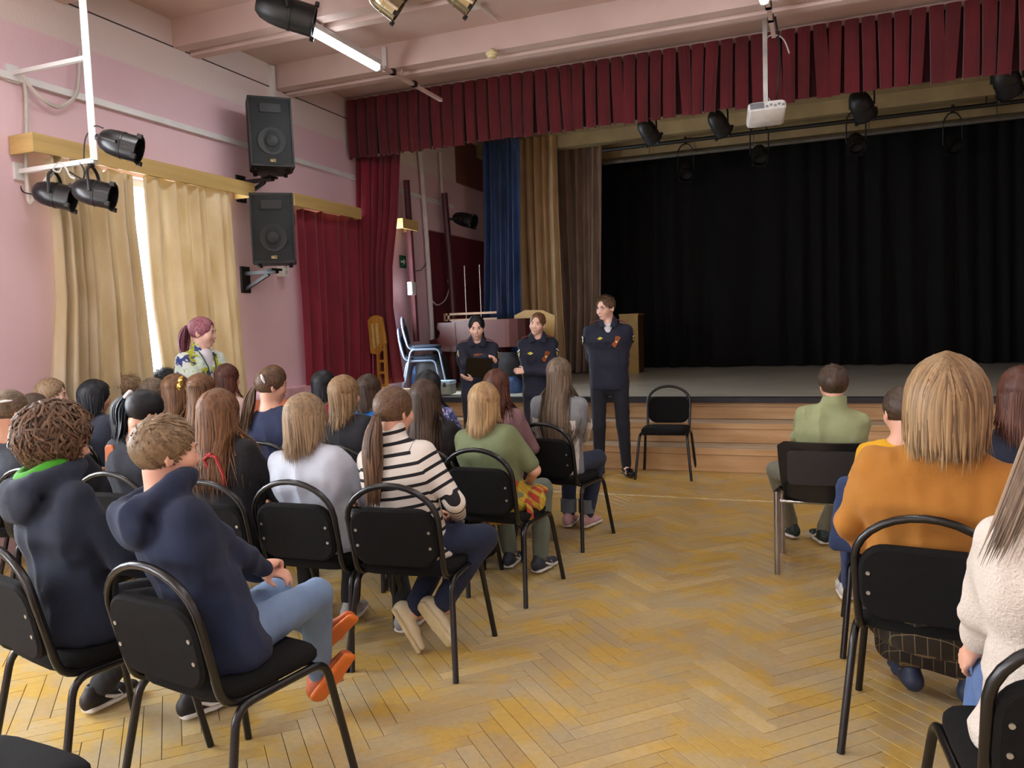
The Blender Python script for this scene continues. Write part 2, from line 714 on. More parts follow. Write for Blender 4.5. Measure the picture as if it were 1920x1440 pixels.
# stage drapes
xr = W + .14
curtain('window_curtain', [((-5.160, 4.132, 2.853), (-5.160, 4.867, 2.825)), ((-5.160, 4.172, 2.375), (-5.160, 4.850, 2.448)), ((-5.160, 4.160, 1.838), (-5.160, 4.884, 1.852)), ((-5.160, 4.079, 1.184), (-5.160, 4.919, 1.111)), ((-5.160, 4.015, 0.533), (-5.160, 4.921, 0.356))],
        9, .045, M_beige, (1, 0, 0), 'left beige window curtain under the ochre pelmet, beside the pink wall', seed=3, grow=.3, nu=150, raggtop=.03)
curtain('window_curtain', [((-5.160, 4.982, 2.865), (-5.160, 6.065, 2.884)), ((-5.160, 4.977, 1.854), (-5.160, 6.087, 1.876)), ((-5.160, 5.051, 1.077), (-5.160, 6.127, 0.955)), ((-5.160, 5.049, 0.513), (-5.160, 6.134, 0.329))],
        8, .04, M_beige, (1, 0, 0), 'right beige window curtain, the bright window gap on its left', seed=5, grow=.3, nu=150, raggtop=.025)
curtain('window_curtain', [((-5.220, 7.134, 2.853), (-5.220, 8.533, 2.897)), ((-5.220, 7.152, 1.900), (-5.220, 8.439, 1.861)), ((-5.220, 7.147, 0.871), (-5.220, 8.339, 0.749))],
        7, .035, M_red, (1, 0, 0), 'dark red window curtain hanging below the shorter ochre pelmet', seed=8, grow=.3, raggtop=.015)
curtain('stage_curtain', [((-5.267, 8.420, 3.631), (-4.769, 8.600, 3.660)), ((-5.297, 8.420, 2.968), (-4.836, 8.600, 2.950)), ((-5.319, 8.420, 2.322), (-4.944, 8.600, 2.309)), ((-5.316, 8.420, 1.832), (-4.962, 8.600, 1.819)), ((-5.383, 8.420, 1.340), (-4.905, 8.600, 1.322)), ((-5.436, 8.420, 0.822), (-4.852, 8.600, 0.884))],
        6, .045, M_red, (0, -1, 0), 'tall red stage leg curtain gathered at the left end of the pleated valance', seed=12, grow=.2)
curtain('stage_curtain', [((-4.912, 11.500, 4.430), (-4.301, 11.500, 4.406)), ((-4.932, 11.500, 3.055), (-4.343, 11.500, 3.010)), ((-5.008, 11.500, 1.658), (-4.349, 11.500, 1.651))],
        5, .05, M_blue, (0, -1, 0), 'short shiny blue curtain above the piano, left of the gold curtain', seed=15, grow=.4)
curtain('stage_curtain', [((-4.594, 12.200, 4.738), (-3.942, 12.200, 4.682)), ((-4.617, 12.200, 3.359), (-3.942, 12.200, 3.302)), ((-4.621, 12.200, 1.974), (-3.923, 12.200, 1.942)), ((-4.600, 12.200, 0.726), (-3.889, 12.200, 0.718))],
        5, .06, M_gold, (0, -1, 0), 'gold stage wing curtain between the blue one and the brown one', seed=17, grow=.4)
curtain('stage_curtain', [((-4.284, 13.000, 4.660), (-3.411, 13.000, 4.558)), ((-4.273, 13.000, 3.245), (-3.449, 13.000, 3.179)), ((-4.218, 13.000, 1.971), (-3.492, 13.000, 1.938)), ((-4.240, 13.000, 0.694), (-3.573, 13.000, 0.705))],
        5, .07, M_brown, (0, -1, 0), 'brown stage wing curtain at the edge of the black backdrop', seed=19, grow=.4)
curtain('backdrop_curtain', [((-4.6, 14.3, 4.5), (5.3, 14.3, 4.5)), ((-4.6, 14.3, SZ + .01), (5.3, 14.3, SZ + .01))],
        26, .07, M_blk, (0, -1, 0), 'wide black backdrop curtain across the rear of the stage', seed=21, nu=420, nv=8)
curtain('backdrop_curtain', [((3.1, 10.2, 4.5), (5.3, 9.6, 4.5)), ((3.1, 10.2, SZ + .01), (5.3, 9.6, SZ + .01))],
        7, .07, M_blk, (0, -1, 0), 'black wing curtain on the far right of the stage', seed=23, nu=120, nv=8)

# pleated valance
val = thing('stage_valance', 'long dark red box-pleated valance across the top of the stage', 'valance', (0, 8.34, 3.6))
bk = MB().box((-.05, .09, .36), (10.55, .03, .62)).build('lining', mat('valance_lining', '#3a0710', .9), val)
x = W + .04
i = 0
while x < 5.2:
    wt = .118 + rnd.uniform(-.006, .006)
    flare = rnd.uniform(-.02, .018)
    sh = rnd.uniform(-.018, .018) * (1 if rnd.random() < .8 else 2.2)
    b = MB()
    vs = []
    zb = rnd.uniform(-.015, .01)
    nz = 5
    for j in range(nz):
        t = j / (nz - 1)
        z = .69 * (1 - t) + zb * t
        ww = wt * (.5 - .02 * t) + flare * .5 * t
        cx = x + wt / 2 + sh * t
        yb = -.02 - .02 * math.sin(t * PI * .9) - .01 * t
        for dx, dy in ((-ww, .06), (-ww, 0), (-ww * .4, -.012), (ww * .4, -.012), (ww, 0), (ww, .06)):
            vs.append((cx + dx, yb + dy, z))
    fs = []
    for j in range(nz - 1):
        for q in range(5):
            a = j * 6 + q
            fs.append((a, a + 6, a + 7, a + 1))
    b.add(vs, fs).build('pleat', M_redv, val, smooth=False)
    x += wt + .024
    i += 1

# pelmets on the window wall
def pelmet(y0, y1, label):
    r = thing('window_pelmet', label, 'pelmet', (W, (y0 + y1) / 2, 2.86))
    L = y1 - y0
    MB().box((.235, 0, .06), (.02, L, .13)).build('front_board', M_ochre, r)
    for s in (-1, 1):
        MB().box((.117, s * (L / 2 - .01), .06), (.215, .02, .13)).build('end_board', M_ochre, r)
    MB().box((.117, 0, .117), (.215, L - .04, .016)).build('top_board', M_ochre, r)
    return r


pelmet(4.0, 6.31, 'long ochre wooden pelmet above the two beige curtains')
pelmet(6.93, 8.2, 'shorter ochre wooden pelmet above the red window curtain')
pelmet(9.2, 9.62, 'stub of ochre pelmet on the stage side wall behind the red leg curtain')
struct(MB().box((W + .09, 6.9, .5), (.18, 1.15, .92)).build('trim_4', mat('pink_box', '#d7aab6', .6)))

# ================================================================== FIXTURES
M_tube = emis('lamp_tube', '#f4fbff', 9.0)


def lamp(x, y, label, L=1.22, power=26):
    r = thing('fluorescent_lamp', label, 'lamp', (x, y, 4.0), 0, None)
    MB().box((0, 0, .045), (.07, L + .06, .05)).build('lamp_body', M_whitemetal, r)
    MB().tube([(0, -L / 2, 0), (0, L / 2, 0)], .036, 12).build('tube', M_tube, r, True)
    for s in (-1, 1):
        MB().box((0, s * (L / 2 + .015), .005), (.06, .03, .07)).build('end_cap', M_white, r)
        MB().tube([(0, s * L * .42, .06), (0, s * L * .42, .085)], .008, 6).build('suspension_rod', M_whitemetal, r)
    l = bpy.data.lights.new('tube_light', 'AREA')
    l.shape = 'RECTANGLE'
    l.size, l.size_y, l.energy, l.color = .05, L, power, (1, .985, .95)
    lo = bpy.data.objects.new('tube_light', l)
    COL.objects.link(lo)
    lo.parent = r
    lo.location = (0, 0, -.03)
    return r


lamp(-3.90, 6.05, 'lit fluorescent tube hanging left, its end near the valance corner')
lamp(-0.42, 6.08, 'lit fluorescent tube at the top right, its tip above the projector pole')
ORD = ('second', 'third', 'fourth', 'last')
for k, yy in enumerate((3.6, 1.2, -1.2, -3.6)):
    lamp(-3.9, yy, ORD[k] + ' fluorescent tube of the left row counted from the stage, over the audience', power=34)
    lamp(-0.42, yy, ORD[k] + ' fluorescent tube of the middle row counted from the stage, over the aisle', power=34)
for k, yy in enumerate((6.05, 3.6, 1.2, -1.2, -3.6)):
    lamp(3.1, yy, (('first',) + ORD)[k] + ' fluorescent tube of the right row counted from the stage', power=34)


def rail(x, y0, y1, label):
    r = thing('lamp_rail', label, 'rail', (x, y0, 4.0))
    MB().box((0, (y1 - y0) / 2, .01), (.035, y1 - y0, .03)).build('bar', M_ceil, r)
    for t in (.15, .5):
        MB().box((0, (y1 - y0) * t, .02), (.05, .06, .05)).build('bracket', M_dark, r)
    MB().tube([(0, (y1 - y0) * .3, .02), (0, (y1 - y0) * .3, .3)], .01, 6).build('suspension_rod', M_ceil, r)


rail(-3.87, 6.72, 7.95, 'thin empty lamp rail running from the left tube to the valance')
rail(-0.40, 6.75, 7.6, 'thin lamp rail beyond the right tube, beside the projector pole')


def par_can(label, loc, aim, rad, L, body, up=(0, 0, 1), yoke=.0, group=None, name='spotlight', lens_in=True, hang=None):
    """theatre can: rounded back, ring, gel clips, yoke; aim = direction the light points"""
    r = thing(name, label, 'spotlight', loc, 0, group)
    M = look_M((0, 0, 0), aim, up)
    b = MB()
    b.lathe([(.01, -L * .56), (rad * .45, -L * .55), (rad * .75, -L * .46), (rad * .93, -L * .3), (rad, -L * .12), (rad, 0), (rad * 1.04, .004),
             (rad * 1.04, L * .06), (rad, L * .065), (rad, L * .42), (rad * 1.08, L * .425), (rad * 1.08, L * .45), (rad * .93, L * .45), (rad * .9, L * .2), (.01, L * .1)], 18, M)
    b.build('housing', body, r, True)
    for k in range(3):
        a = PI / 2 * k + .6
        c, s = math.cos(a) * rad * 1.12, math.sin(a) * rad * 1.12
        MB().box((c, s, L * .45), (.03, .03, .03), M).build('frame_clip', M_dark, r)
    y = MB()
    R = rad * 1.16
    pts = [(-R, 0, 0), (-R, 0, 0), (-R, 0, 0)]
    up_l = (M.to_3x3().inverted() @ Vector((0, 0, 1)))
    side = Vector((0, 0, 1)).cross(Vector(aim).normalized())
    if side.length < .1:
        side = Vector((1, 0, 0))
    side.normalize()
    hv = Vector(hang) if hang else Vector((0, 0, rad + .12))
    P = fillet([side * R, side * R + hv * .75, side * R * .4 + hv, side * -R * .4 + hv, side * -R + hv * .75, side * -R], .04, 3)
    y.tube(P, .011, 6)
    y.build('yoke', M_dark, r, True)
    c = MB()
    c.tube([hv, hv * 1.25], .022, 8)
    c.build('clamp', M_dark, r)
    return r


# rig of three cans on the left wall
M_rig = M_whitemetal
rg = thing('lighting_rig', 'white square-tube rig standing off the left wall with three cans', 'rig', (-5.350, 4.063, 2.748))
base = Vector((-5.350, 4.063, 2.748))
elb = Vector((-4.605, 4.100, 2.768))
top = Vector((-4.640, 4.100, 3.895))
top.z = CEIL
upper = Vector((-5.350, 4.070, 3.446))
upper_e = Vector((-4.667, 4.100, 3.485))


def sq(b, p, q, s):
    d = (Vector(q) - Vector(p))
    M = look_M(p, d)
    b.box((0, 0, d.length / 2), (s, s, d.length), M)


b = MB()
sq(b, (0, 0, 0), Vector((elb.x, base.y, base.z)) - base, .032)
b.build('lower_arm', M_rig, rg)
b = MB()
pole = Vector((elb.x - .01, base.y, base.z))
sq(b, pole - base, Vector((pole.x, pole.y, CEIL - .006)) - base, .045)
b.build('pole', M_rig, rg)
b = MB()
sq(b, Vector((W, base.y, 3.43)) - base, Vector((pole.x, base.y, 3.43)) - base, .028)
b.build('upper_arm', M_rig, rg)
MB().box((.012, 0, 0), (.024, .09, .12)).build('wall_plate', M_rig, rg)
MB().box((.012, 0, 3.43 - base.z), (.024, .09, .12)).build('wall_plate', M_rig, rg)
M_can = mat('can_black', '#17181c', .3, var=.2)
yb = base.y
par_can('black can clamped high on the white rig pole, pointing right', (-4.356, 4.060, 2.821), (.82, .46, -.30), .088, .26, M_can, hang=(-.13, -.04, .05))
par_can('lower left black can hanging under the white rig arm', (-5.025, 4.080, 2.555), (.82, .46, -.22), .088, .26, M_can, hang=(.0, 0, .16))
par_can('lower right black can hanging under the white rig arm', (-4.645, 4.080, 2.534), (.82, .46, -.24), .088, .26, M_can, hang=(-.02, 0, .18))
M_cablew = mat('white_cable', '#c9c6bf', .5)
M_cableb = mat('black_cable', '#161616', .5)


def cable(name, pts, r, m, label, n=24, cat='cable'):
    # smooth curve through the points
    P = [Vector(p) for p in pts]
    out = []
    for i in range(len(P) - 1):
        p0, p1, p2, p3 = P[max(0, i - 1)], P[i], P[i + 1], P[min(len(P) - 1, i + 2)]
        for k in range(6):
            t = k / 6
            out.append(.5 * ((2 * p1) + (p2 - p0) * t + (2 * p0 - 5 * p1 + 4 * p2 - p3) * t * t + (3 * p1 - p0 - 3 * p2 + p3) * t ** 3))
    out.append(P[-1])
    o = MB().tube(out, r, 6).build(name, m, None, True)
    return tag(o, label, cat)


cable('cable', [(-5.300, 4.608, 3.749), (-5.300, 4.580, 3.521), (-5.280, 4.513, 3.374), (-5.280, 4.378, 3.270), (-5.280, 4.262, 3.280), (-5.300, 4.159, 3.370), (-5.320, 4.113, 3.457)], .014, M_cablew, 'thick white cable looping along the pink wall above the rig')
cable('cable', [(-5.320, 4.121, 3.456), (-5.320, 4.143, 3.331), (-5.310, 4.120, 3.063), (-5.310, 4.097, 2.833), (-5.300, 4.085, 2.547), (-5.250, 4.089, 2.555), (-5.100, 4.045, 2.624), (-5.000, 4.048, 2.710)], .015, M_cablew, 'thick white cable hanging down the wall to the rig arm')
cable('cable', [(-4.511, 4.060, 2.951), (-4.593, 4.060, 2.972), (-4.679, 4.060, 2.901), (-4.708, 4.060, 2.761)], .005, M_cableb, 'thin black cable curving from the upper can to the rig arm')
cable('cable', [(-5.331, 4.070, 2.763), (-5.360, 4.070, 2.702), (-5.337, 4.070, 2.613), (-5.254, 4.070, 2.583), (-5.159, 4.070, 2.566)], .005, M_cableb, 'thin black cable from the rig arm to the lower left can')
cable('cable', [(-4.733, 4.050, 2.744), (-4.699, 4.050, 2.686), (-4.714, 4.050, 2.634), (-4.763, 4.050, 2.650), (-4.839, 4.050, 2.694)], .005, M_cableb, 'short black lead with a plug under the rig arm')
cable('cable', [(-4.907, 4.060, 2.753), (-4.930, 4.050, 2.703), (-4.990, 4.050, 2.724), (-4.924, 4.050, 2.764), (-4.867, 4.050, 2.722), (-4.832, 4.050, 2.664), (-4.784, 4.050, 2.641)], .008, M_cablew, 'bundle of white leads coiled on the rig arm')

# ceiling cans
par_can('large black stage can hanging under the ceiling in front of the tube', (-3.650, 5.000, 3.872), (.80, .55, -.26), .112, .42, mat('can_dark_green', '#161b1b', .45), hang=(-.05, 0, .42))
M_silver = mat('can_silver', '#a79d80', .22, metal=.85)
par_can('silver stage can under the ceiling, left of the two', (-3.116, 5.500, 4.047), (.62, .42, -.55), .095, .27, M_silver, hang=(0, 0, .32))
par_can('silver stage can cut off by the top edge, right of the two', (-2.536, 5.600, 4.026), (.62, .42, -.55), .095, .27, M_silver, hang=(0, 0, .32))
# detector, box, conduits
d = thing('smoke_detector', 'yellowed round detector on the ceiling beam above the valance', 'detector', (-2.857, 6.980, 4.069))
MB().lathe([(.055, 0), (.06, -.012), (.052, -.03), (.045, -.034), (.04, -.052), (.012, -.06)], 16, Matrix.Rotation(.0, 4, 'X')).build('housing', mat('old_plastic', '#d9cfa0', .5), d, True)
MB().tube([(0, 0, 0), (0, .03, .02)], .03, 8).build('base', mat('old_plastic', '#d9cfa0', .5), d)
d = thing('junction_box', 'small white round junction box with conduit on the ceiling', 'junction box', (-2.792, 6.471, 4.310))
MB().lathe([(.05, .02), (.055, 0), (.05, -.03), (.02, -.035)], 14).build('box', M_white, d, True)
p0 = Vector((-2.781, 6.502, 4.310))
p1 = Vector((-2.739, 6.925, 4.310)) - p0
MB().tube([(.02, .02, 0), p1], .01, 6).build('conduit', M_white, d)
o = MB().box((0, 0, 0), (.045, .02, .24)).build('conduit', M_white)
o.location = (-3.999, 6.985, 4.178)
tag(o, 'short white conduit on the beam face above the left tube end', 'conduit')
o = MB().box((0, 0, 0), (.06, .04, .36)).build('conduit', M_whitemetal)
o.location = Vector((-5.320, 6.941, 4.124))
tag(o, 'white conduit dropping down the wall to the upper speaker', 'conduit')

# ------------------------------------------------------------------ loudspeakers
M_grille = mat('speaker_grille', '#1d2427', .6, var=.15, vscale=4, bump=.5, bscale=420)
M_spk = mat('speaker_box', '#16191a', .55, var=.12)


def speaker(label, loc, rz, pitch, w_=.40, h_=.66, d_=.34):
    r = thing('loudspeaker', label, 'loudspeaker', loc, rz)
    r.rotation_euler = (pitch, 0, rz)
    b = MB()
    # tapered cabinet: front wider than back (local -Y is the front)
    f = [(-w_ / 2, -d_ / 2), (w_ / 2, -d_ / 2), (w_ / 2, d_ * .1), (w_ * .30, d_ / 2), (-w_ * .30, d_ / 2), (-w_ / 2, d_ * .1)]
    n = len(f)
    vs = [(x, y, -h_ / 2) for x, y in f] + [(x, y, h_ / 2) for x, y in f]
    b.add(vs, [(k, (k + 1) % n, n + (k + 1) % n, n + k) for k in range(n)] + [tuple(reversed(range(n))), tuple(range(n, 2 * n))])
    for s in (-1, 1):
        b.box((0, -d_ / 2 - .008, s * (h_ / 2 - .012)), (w_, .03, .024))
        b.box((s * (w_ / 2 - .008), -d_ / 2 - .008, 0), (.016, .03, h_))
    b.build('cabinet', M_spk, r)
    g = MB()
    vs, fs = [], []
    for i in range(9):
        for j in range(2):
            t = i / 8
            vs.append((-(w_ / 2 - .014) + (w_ - .028) * t, -d_ / 2 - .012 - .018 * math.sin(PI * t), (-1 if j == 0 else 1) * (h_ / 2 - .02)))
    for i in range(8):
        fs.append((2 * i, 2 * i + 2, 2 * i + 3, 2 * i + 1))
    g.add(vs, fs).build('grille', M_grille, r, True)
    # cones seen through the mesh: shallow relief pieces
    Mx = Matrix.Translation((0, -d_ / 2 - .032, -h_ * .14)) @ Matrix.Rotation(PI / 2, 4, 'X')
    MB().lathe([(.135, -.012), (.13, 0), (.06, -.008), (.055, .006), (.03, .014), (.005, .016)], 28, Mx).build('woofer', mat('woofer_cone', '#1f2426', .6), r, True)
    MB().rbox((0, -d_ / 2 - .03, h_ * .33), (.2, .01, .085), .015).build('horn', mat('horn_black', '#181c1e', .5), r)
    MB().rbox((0, -d_ / 2 - .033, -h_ * .42), (.055, .006, .028), .005).build('badge', mat('badge_brass', '#a4925c', .4, var=.5, vscale=90), r)
    for x in (-1, 1):
        for y in (-1, 1):
            MB().tube([(x * w_ * .36, y * d_ * .3, -h_ / 2), (x * w_ * .36, y * d_ * .3, -h_ / 2 - .022)], .02, 8).build('rubber_foot', M_blackm, r)
    MB().box((w_ / 2 + .001, -.02, .1), (.006, .035, .1)).build('side_handle', M_blackm, r)
    return r


sp1 = Vector((-4.980, 6.411, 3.426))
sp2 = Vector((-4.980, 6.396, 2.536))
yaw1 = math.radians(44)
speaker('upper black loudspeaker on the pink wall, its side showing', sp1, yaw1, math.radians(-4))
speaker('lower black loudspeaker on the pink wall, above a white socket', sp2, math.radians(36), 0)


def bracket(loc, label):
    r = thing('speaker_bracket', label, 'bracket', loc)
    MB().box((.012, 0, -.04), (.024, .12, .26)).build('wall_plate', M_dark, r)
    MB().box((.2, 0, .02), (.40, .05, .035)).build('arm', M_dark, r)
    b = MB()
    sq(b, (.02, 0, -.13), (.3, 0, .0), .03)
    b.build('brace', M_dark, r)
    MB().box((.36, 0, .04), (.08, .16, .02)).build('shelf', M_dark, r)


bracket((W, sp1.y - .02, sp1.z - .42), 'black steel bracket under the upper loudspeaker')
bracket((W, sp2.y - .02, sp2.z - .42), 'black steel bracket under the lower loudspeaker')
s = thing('wall_socket', 'small white double socket box below the lower loudspeaker', 'socket', (-5.300, 6.921, 2.207))
MB().box((0, 0, 0), (.09, .085, .15)).build('box', M_white, s)
for z in (-.035, .035):
    MB().tube([(.044, 0, z), (.05, 0, z)], .025, 10).build('outlet', mat('socket_grey', '#b9b9b9', .4), s)

# ------------------------------------------------------------------ projector
pp = Vector((-0.484, 7.750, 3.379))
pj = thing('projector', 'white projector hanging from a ceiling pole in front of the valance', 'projector', pp, math.radians(10))
pj.rotation_euler = (math.radians(-24), math.radians(-2), math.radians(10))
M_pj = mat('projector_white', '#dcdcd8', .4)
MB().rbox((0, 0, 0), (.33, .24, .10), .03).build('case', M_pj, pj, True)
MB().box((-.085, -.122, .005), (.12, .006, .062)).build('vent', mat('vent_grey', '#7b8086', .5), pj)
for k in range(5):
    MB().box((.0 + .035 * k, -.123, -.01 + .012 * (k % 2)), (.022, .008, .02)).build('connector', mat('connector_grey', '#8d9398', .4), pj)
MB().tube([(.1, .12, .0), (.1, .15, .0)], .035, 14).build('lens', M_black, pj)
pm = thing('projector_mount', 'grey ceiling pole with plate carrying the white projector', 'mount', (pp.x, pp.y, CEIL))
MB().box((0, 0, -.02), (.16, .16, .04)).build('ceiling_plate', M_dark, pm)
MB().box((0, 0, (pp.z + .06 - CEIL) / 2), (.04, .04, CEIL - pp.z - .06)).build('pole', mat('pole_grey', '#b5b3ae', .35), pm)
MB().box((0, 0, pp.z + .07 - CEIL), (.13, .13, .02)).build('bracket', M_dark, pm)
cable('cable', [(-0.276, 7.750, 3.888), (-0.321, 7.750, 4.012), (-0.389, 7.750, 4.066), (-0.467, 7.750, 4.050), (-0.488, 7.750, 3.874), (-0.471, 7.750, 3.682), (-0.491, 7.750, 3.566), (-0.450, 7.750, 3.498), (-0.439, 7.700, 3.404)], .006, M_cablew, 'white lead looping beside the projector pole')
cable('cable', [(-0.409, 7.750, 4.308), (-0.383, 7.750, 4.140), (-0.358, 7.750, 3.948), (-0.369, 7.750, 3.714), (-0.385, 7.750, 3.551), (-0.402, 7.700, 3.399)], .009, M_cableb, 'dark lead hanging to the right of the projector pole')

# ------------------------------------------------------------------ stage lights and battens
M_sb = mat('stage_can_black', '#0c0c0d', .5)
for (p, q, lab) in (((-1.920, 9.500, 3.772), .1, 'black stage lamp under the valance, far left of the row'), ((-1.107, 9.500, 3.757), .1, 'black stage lamp under the valance, left of the projector'),
                    ((0.393, 9.500, 3.750), .115, 'square black stage lamp under the valance, right of the projector'), ((1.701, 9.300, 3.777), .12, 'black stage lamp under the valance at the right edge')):
    par_can(lab, p, (.3, .6, -.6), q, .3, M_sb, hang=(0, 0, .2))
for (p, lab) in (((-0.864, 12.300, 3.902), 'black stage lamp on the rear batten behind the projector'), ((0.432, 12.300, 3.920), 'black stage lamp on the rear batten, right one'),
                 ((-2.104, 13.400, 3.967), 'dim lamp near the backdrop top, left'), ((1.770, 13.400, 3.968), 'dim lamp near the backdrop top, right')):
    par_can(lab, p, (.1, -.6, -.6), .11, .3, M_sb, hang=(0, 0, .45))


def batten(p, q, r_, m, lab):
    p, q = Vector(p), Vector(q)
    t = thing('lighting_batten', lab, 'batten', p)
    MB().tube([(0, 0, 0), q - p], r_, 8).build('pipe', m, t, True)
    L = (q - p).length
    for k in range(4):
        c = (q - p) * (.12 + .25 * k)
        MB().tube([c, c + Vector((0, 0, 4.6 - p.z - c.z))], .008, 6).build('hanger', m, t)
    return t


b1 = Vector((-3.215, 12.300, 4.228))
batten(b1, (2.8, 12.3, b1.z), .03, M_dark, 'dark pipe batten under the stage ceiling, nearer one')
b1 = Vector((-3.508, 13.400, 4.256))
batten(b1, (3.2, 13.4, b1.z), .035, mat('pipe_grey', '#6d675c', .5), 'grey pipe batten just above the black backdrop')
b1 = Vector((-1.956, 9.500, 3.863))
batten((b1.x - .3, 9.5, 4.0), (2.6, 9.5, 4.0), .025, M_dark, 'front pipe batten hidden behind the valance')

# ------------------------------------------------------------------ things on the stage and its side wall
xw = W + .05
o = thing('exit_sign', 'small green sign with a white arrow on the stage side wall', 'sign', (-5.340, 9.569, 2.454))
MB().box((.004, 0, 0), (.008, .17, .17)).build('plate', mat('sign_green', '#0d5a3c', .4), o)
b = MB()
b.prism([(-.06, -.011), (.012, -.011), (.012, -.045), (.062, 0), (.012, .045), (.012, .011), (-.06, .011)], 0, .003, Matrix.Translation((.009, 0, 0)) @ Matrix.Rotation(PI / 2, 4, 'Z'))
b.build('arrow', mat('sign_white', '#e8efe9', .4), o)
M_bpipe = mat('brown_pipe', '#4a2226', .45)


def pipe(pts, r_, m, lab, name='wall_pipe'):
    return tag(MB().tube(fillet(pts, .05), r_, 8).build(name, m, None, True), lab, 'pipe')


pipe([(-5.200, 9.520, 3.528), (-5.200, 9.561, 2.523), (-5.200, 9.606, 1.366)], .045, M_bpipe, 'thick brown heating pipe nearest the red leg curtain')
pipe([(-5.250, 9.659, 2.606), (-5.250, 9.675, 1.952), (-5.250, 9.698, 1.364)], .02, M_bpipe, 'thin brown pipe close against the thick heating pipe')
pipe([(-5.200, 10.658, 3.521), (-5.200, 10.753, 2.606), (-5.200, 10.811, 1.652)], .05, M_bpipe, 'thick brown heating pipe further up the stage')
pipe([(-5.300, 10.134, 4.080), (-5.300, 10.227, 2.804), (-5.300, 10.286, 1.270)], .035, M_white, 'white pipe on the stage wall between the brown pipes')
pipe([(-5.300, 10.775, 4.141), (-5.300, 10.785, 3.485)], .02, M_white, 'short white pipe high on the stage wall')
s = thing('switch_box', 'white box mounted on the nearer brown pipe', 'box', (-5.150, 9.444, 2.078))
MB().box((0, 0, 0), (.06, .12, .17)).build('case', M_white, s)
MB().box((.032, 0, 0), (.01, .1, .15)).build('lid', mat('lid_white', '#cfcdd0', .4), s)
cable('cable', [(-5.280, 10.244, 1.965), (-5.250, 10.380, 1.873), (-5.250, 10.650, 1.956), (-5.250, 10.793, 2.134), (-5.250, 10.768, 2.253), (-5.250, 10.885, 2.338)], .008, M_cablew, 'pale cable drooping between the stage wall pipes')
cable('cable', [(-5.200, 9.618, 2.325), (-5.280, 9.987, 2.364), (-5.300, 10.179, 2.467)], .006, M_cableb, 'thin dark cable by the nearer brown pipe')
par_can('dark spotlight projecting from the stage side wall', (-4.900, 10.702, 3.112), (.75, -.1, -.22), .10, .36, M_sb, hang=(-.25, 0, .03))

# wooden fretted stand in front of the red curtain
sd = thing('wooden_stand', 'narrow slatted wooden stand leaning before the red leg curtain', 'stand', (-5.016, 8.360, 0.845))
M_pine = mat('pine_wood', '#b6812f', .5, var=.2, vscale=4, stretch=(6, 6, .6))
sd.location.z = .797
MB().box((-.045, 0, .33), (.025, .05, .66)).build('upright', M_pine, sd)
MB().box((.055, 0, .33), (.025, .05, .66)).build('upright', M_pine, sd)
for z in (.06, .22, .36, .50, .63):
    MB().box((.005, .0, z), (.075, .04, .03)).build('slat', M_pine, sd)
b = MB()
hp = [(-.13, .46), (-.02, .44), (.05, .56), (.09, .58), (.05, .88), (.01, .91), (-.05, .92), (-.11, .90), (-.15, .86)]
b.prism(hp, -.035, .0).build('head_board', M_pine, sd)
MB().prism([(-.085, .52), (-.055, .52), (-.075, .82), (-.10, .82)], -.045, -.03).build('slat', M_ochre, sd)
MB().prism([(-.03, .54), (.0, .58), (-.01, .82), (-.04, .82)], -.045, -.03).build('slat', M_ochre, sd)

# grand piano seen from the side
pn = thing('grand_piano', 'reddish brown grand piano at the side of the stage', 'piano', (0, 0, 0))
M_piano = mat('piano_brown', '#4a1d18', .38, var=.15, vscale=3)
pl = Vector((-5.174, 9.950, 1.355))
pt = Vector((-4.714, 9.950, 1.609))
pr = Vector((-3.777, 9.950, 1.247))
zr0, zr1 = pr.z, pt.z + .02
pn.location = (pl.x, 9.95, SZ)
L = pr.x - pl.x
z0, z1 = zr0 - SZ, zr1 - SZ
out = []
# plan outline: straight bass side at the front, curved treble side behind
for t in np.linspace(0, 1, 14):
    out.append((.35 + (L - .35) * t, 1.25 - .75 * (t ** 1.6) * (1.0) - .12 * math.sin(t * PI)))
plan = [(.35, 0), (L - .25, 0)] + [(L - .25 + .3 * math.sin(a), .24 - .24 * math.cos(a)) for a in np.linspace(.2, PI * .85, 7)] + list(reversed(out[:-3]))


def plan_prism(b, pl_, za, zb):
    n = len(pl_)
    vs = [(x, y, za) for x, y in pl_] + [(x, y, zb) for x, y in pl_]
    b.add(vs, [(k, (k + 1) % n, n + (k + 1) % n, n + k) for k in range(n)] + [tuple(reversed(range(n))), tuple(range(n, 2 * n))])
    return b


plan_prism(MB(), plan, z0, z1 - .03).build('case', M_piano, pn)
plan_prism(MB(), [(x * 1.006, y * 1.006 - .005) for x, y in plan], z1 - .03, z1).build('lid', M_piano, pn)
zk = z0 + .12
chk = [(.40, z1 - .02), (.14, z1 - .02), (.12, z1 - .1), (.17, z1 - .15), (.15, zk + .04), (.0, zk), (.0, z0 - .03), (.42, z0 - .05)]
MB().prism(chk, -.01, .05).build('cheek', M_piano, pn)
MB().prism(chk, 1.2, 1.26).build('cheek', M_piano, pn)
MB().box((.2, .62, z0 + .03), (.38, 1.2, .1)).build('key_bed', M_piano, pn)
for (xx, yy) in ((.3, .12), (.3, 1.1), (L - .5, .45)):
    MB().lathe([(.05, 0), (.055, .05), (.04, .1), (.065, z0 - .06), (.07, z0 - .01)], 8, Matrix.Translation((xx, yy, 0))).build('leg', M_piano, pn)
mr = thing('music_rack', 'light wooden rack frame lying on the piano', 'rack', (pl.x + .15, 10.12, zr1 + .001))
for s_ in (0, 1):
    MB().box((.02 + .06 * s_, 0, .055), (.03, .03, .11)).build('end_post', mat('rack_wood', '#8a6a48', .5), mr)
